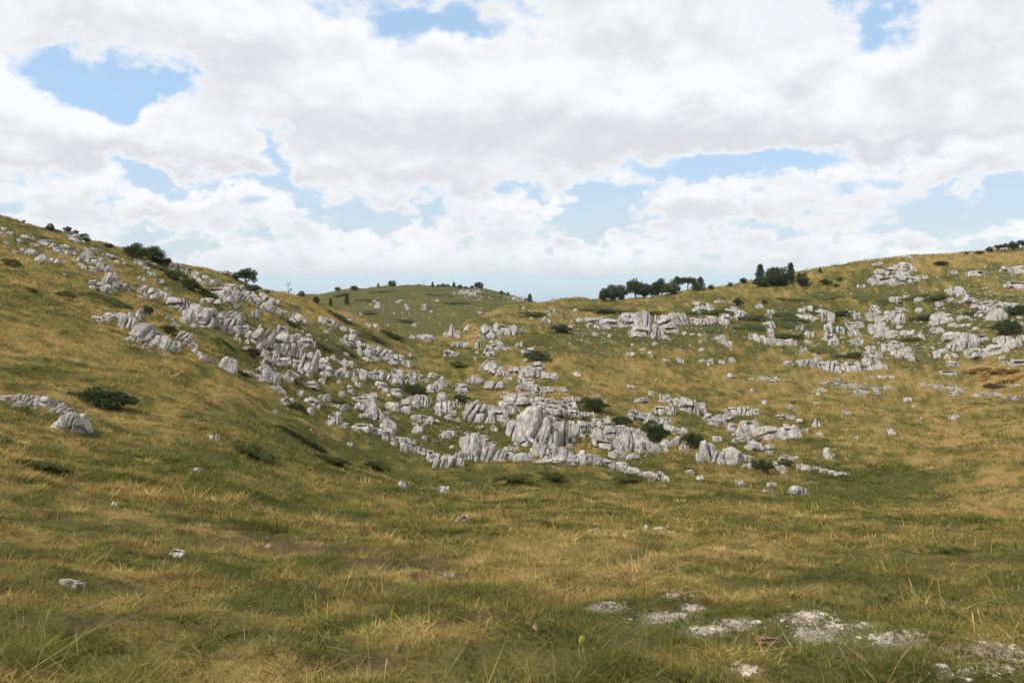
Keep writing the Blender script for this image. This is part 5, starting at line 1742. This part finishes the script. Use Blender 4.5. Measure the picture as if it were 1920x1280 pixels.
def fringe():
    """Turf lapping against the feet of the rocks."""
    P = []
    for (rx, ry, a, b) in FOOT:
        if a < 0.22 or ry > 190:
            continue
        n = int(np.clip(a * F / ry * 0.55, 3, 26))
        q = RNG.uniform(math.pi, 2 * math.pi, n)
        r = RNG.uniform(0.92, 1.25, n)
        P.append(np.stack([rx + a * r * np.cos(q), ry + b * r * np.sin(q)], 1))
    return np.concatenate(P)


FR = fringe()
_spread = spread
spread = lambda d0, d1, n, m: (FR[:, 0], FR[:, 1])
_clear = clear_of_rocks
clear_of_rocks = lambda x, y: np.ones(len(x), bool)
grass('rock_foot_grass', 'grass growing up against the feet of the rocks', M_GRASS, 50, 200, len(FR), 7, lambda x, y, z: np.ones_like(x), 0.22, (0.12, 0.30), 0.05, 0.6, 0.7, 1, lambda t: 0.15 + 0 * t, tadd=-.15, rpow=0.5, hpow=0.35, jit=.35)
spread, clear_of_rocks = _spread, _clear

# ------------------------------------------------------------------ small things in the near turf
M_YLEAF = mat_plain('yellow_leaf', (0.52, 0.44, 0.06), 0.6, 0.15)
M_BLEAF = mat_plain('withered_leaf', (0.30, 0.19, 0.11), 0.8, 0.3)
M_BROWNSTONE = mat_plain('brown_stone', (0.22, 0.14, 0.09), 0.85, 0.25, 14)


def leaf_obj(name, u, v, size_px, mat, label, cat, height_px=0, roll=0.0, stem=False, curl=0.35):
    x, y, z = hit(u, v)
    s = size_px * y / F
    zz = z + height_px * y / F
    n, k = 9, 5
    V, Q = [], []
    for i in range(n):
        t = i / (n - 1)
        w = 0.42 * math.sin(math.pi * min(1, t * 0.94 + 0.05)) ** 0.8
        for j in range(k):
            q = (j / (k - 1) - .5) * 2
            V.append((q * w * s, 0.10 * s * math.sin(t * 3.1) * curl + abs(q) * 0.22 * s * curl * w, (t - .5) * s))
    m = len(V)
    V += [(a, b + 0.012 * s + 0.0008, c) for a, b, c in V]
    for i in range(n - 1):
        for j in range(k - 1):
            a = i * k + j
            Q.append((a, a + 1, a + k + 1, a + k))
            Q.append((m + a, m + a + k, m + a + k + 1, m + a + 1))
    for i in range(n - 1):
        for j in (0, k - 1):
            a = i * k + j
            Q.append((a, a + k, m + a + k, m + a) if j == 0 else (a + k, a, m + a, m + a + k))
    e = empty(name, (x, y, z))
    tag(e, label, cat)
    b = mesh_obj('leaf_blade', V, Q, mat, e, True)
    b.location = (0, 0, zz - z)
    b.rotation_euler = (R(-35), R(roll), R(20))
    sv, sq = tube([(0, 0, -.02), (0.004, 0.004, (zz - z) * .5), (0, 0, zz - z)] if stem else [(0, 0, zz - z - s * .5), (0, 0.01, zz - z - s * .7)], 0.0022, 0.0014, 5)
    mesh_obj('stem', sv, sq, mat, e, True)
    return e


leaf_obj('yellow_leaf', 1092, 1222, 22, M_YLEAF, 'upright yellow leaf on a thin stem in the near grass', 'leaf', 22, 80, True)
leaf_obj('withered_leaf', 1005, 1188, 14, M_BLEAF, 'curled pale brown leaf left of the yellow leaf', 'leaf', 14, 15, True, 0.8)
leaf_obj('withered_leaf', 750, 1222, 18, M_BLEAF, 'crumpled brown leaves beside the bare soil at the bottom', 'leaf', 10, 60, False, 0.9)
leaf_obj('withered_leaf', 880, 1050 + 160, 16, M_BLEAF, 'small withered leaf between bare soil and yellow leaf', 'leaf', 6, 70, False, 0.7)
o = put_rock('brown_slab', 1440, 1208, 38, 9, 'b', 6, seed=79)
o.data = o.data.copy()
o.data.materials.clear()
o.data.materials.append(M_BROWNSTONE)
tag(o, 'flat reddish brown stone slab in the near turf', 'stone')

# ------------------------------------------------------------------ air
def build_haze():
    m, T = mat_new('air')
    pv = T.n('ShaderNodeVolumePrincipled')
    pv.inputs['Color'].default_value = (0.74, 0.885, 1.0, 1)
    pv.inputs['Density'].default_value = 0.00007
    pv.inputs['Density Attribute'].default_value = ''
    pv.inputs['Anisotropy'].default_value = 0.0
    o = T.n('ShaderNodeOutputMaterial')
    T.t.links.new(pv.outputs[0], o.inputs['Volume'])
    try:
        m.cycles.homogeneous_volume = True
    except Exception:
        pass
    L, z0, z1 = 66000.0, -1010.0, 26.0
    V = [(sx_ * L, sy_ * L, zz) for zz in (z0, z1) for sx_, sy_ in ((-1, -1), (1, -1), (1, 1), (-1, 1))]
    Q = [(3, 2, 1, 0), (4, 5, 6, 7), (0, 1, 5, 4), (1, 2, 6, 5), (2, 3, 7, 6), (3, 0, 4, 7)]
    h = mesh_obj('haze', V, Q, m)
    tag(h, 'pale blue air thickening towards the distant plain', None, None, 'stuff')


build_haze()
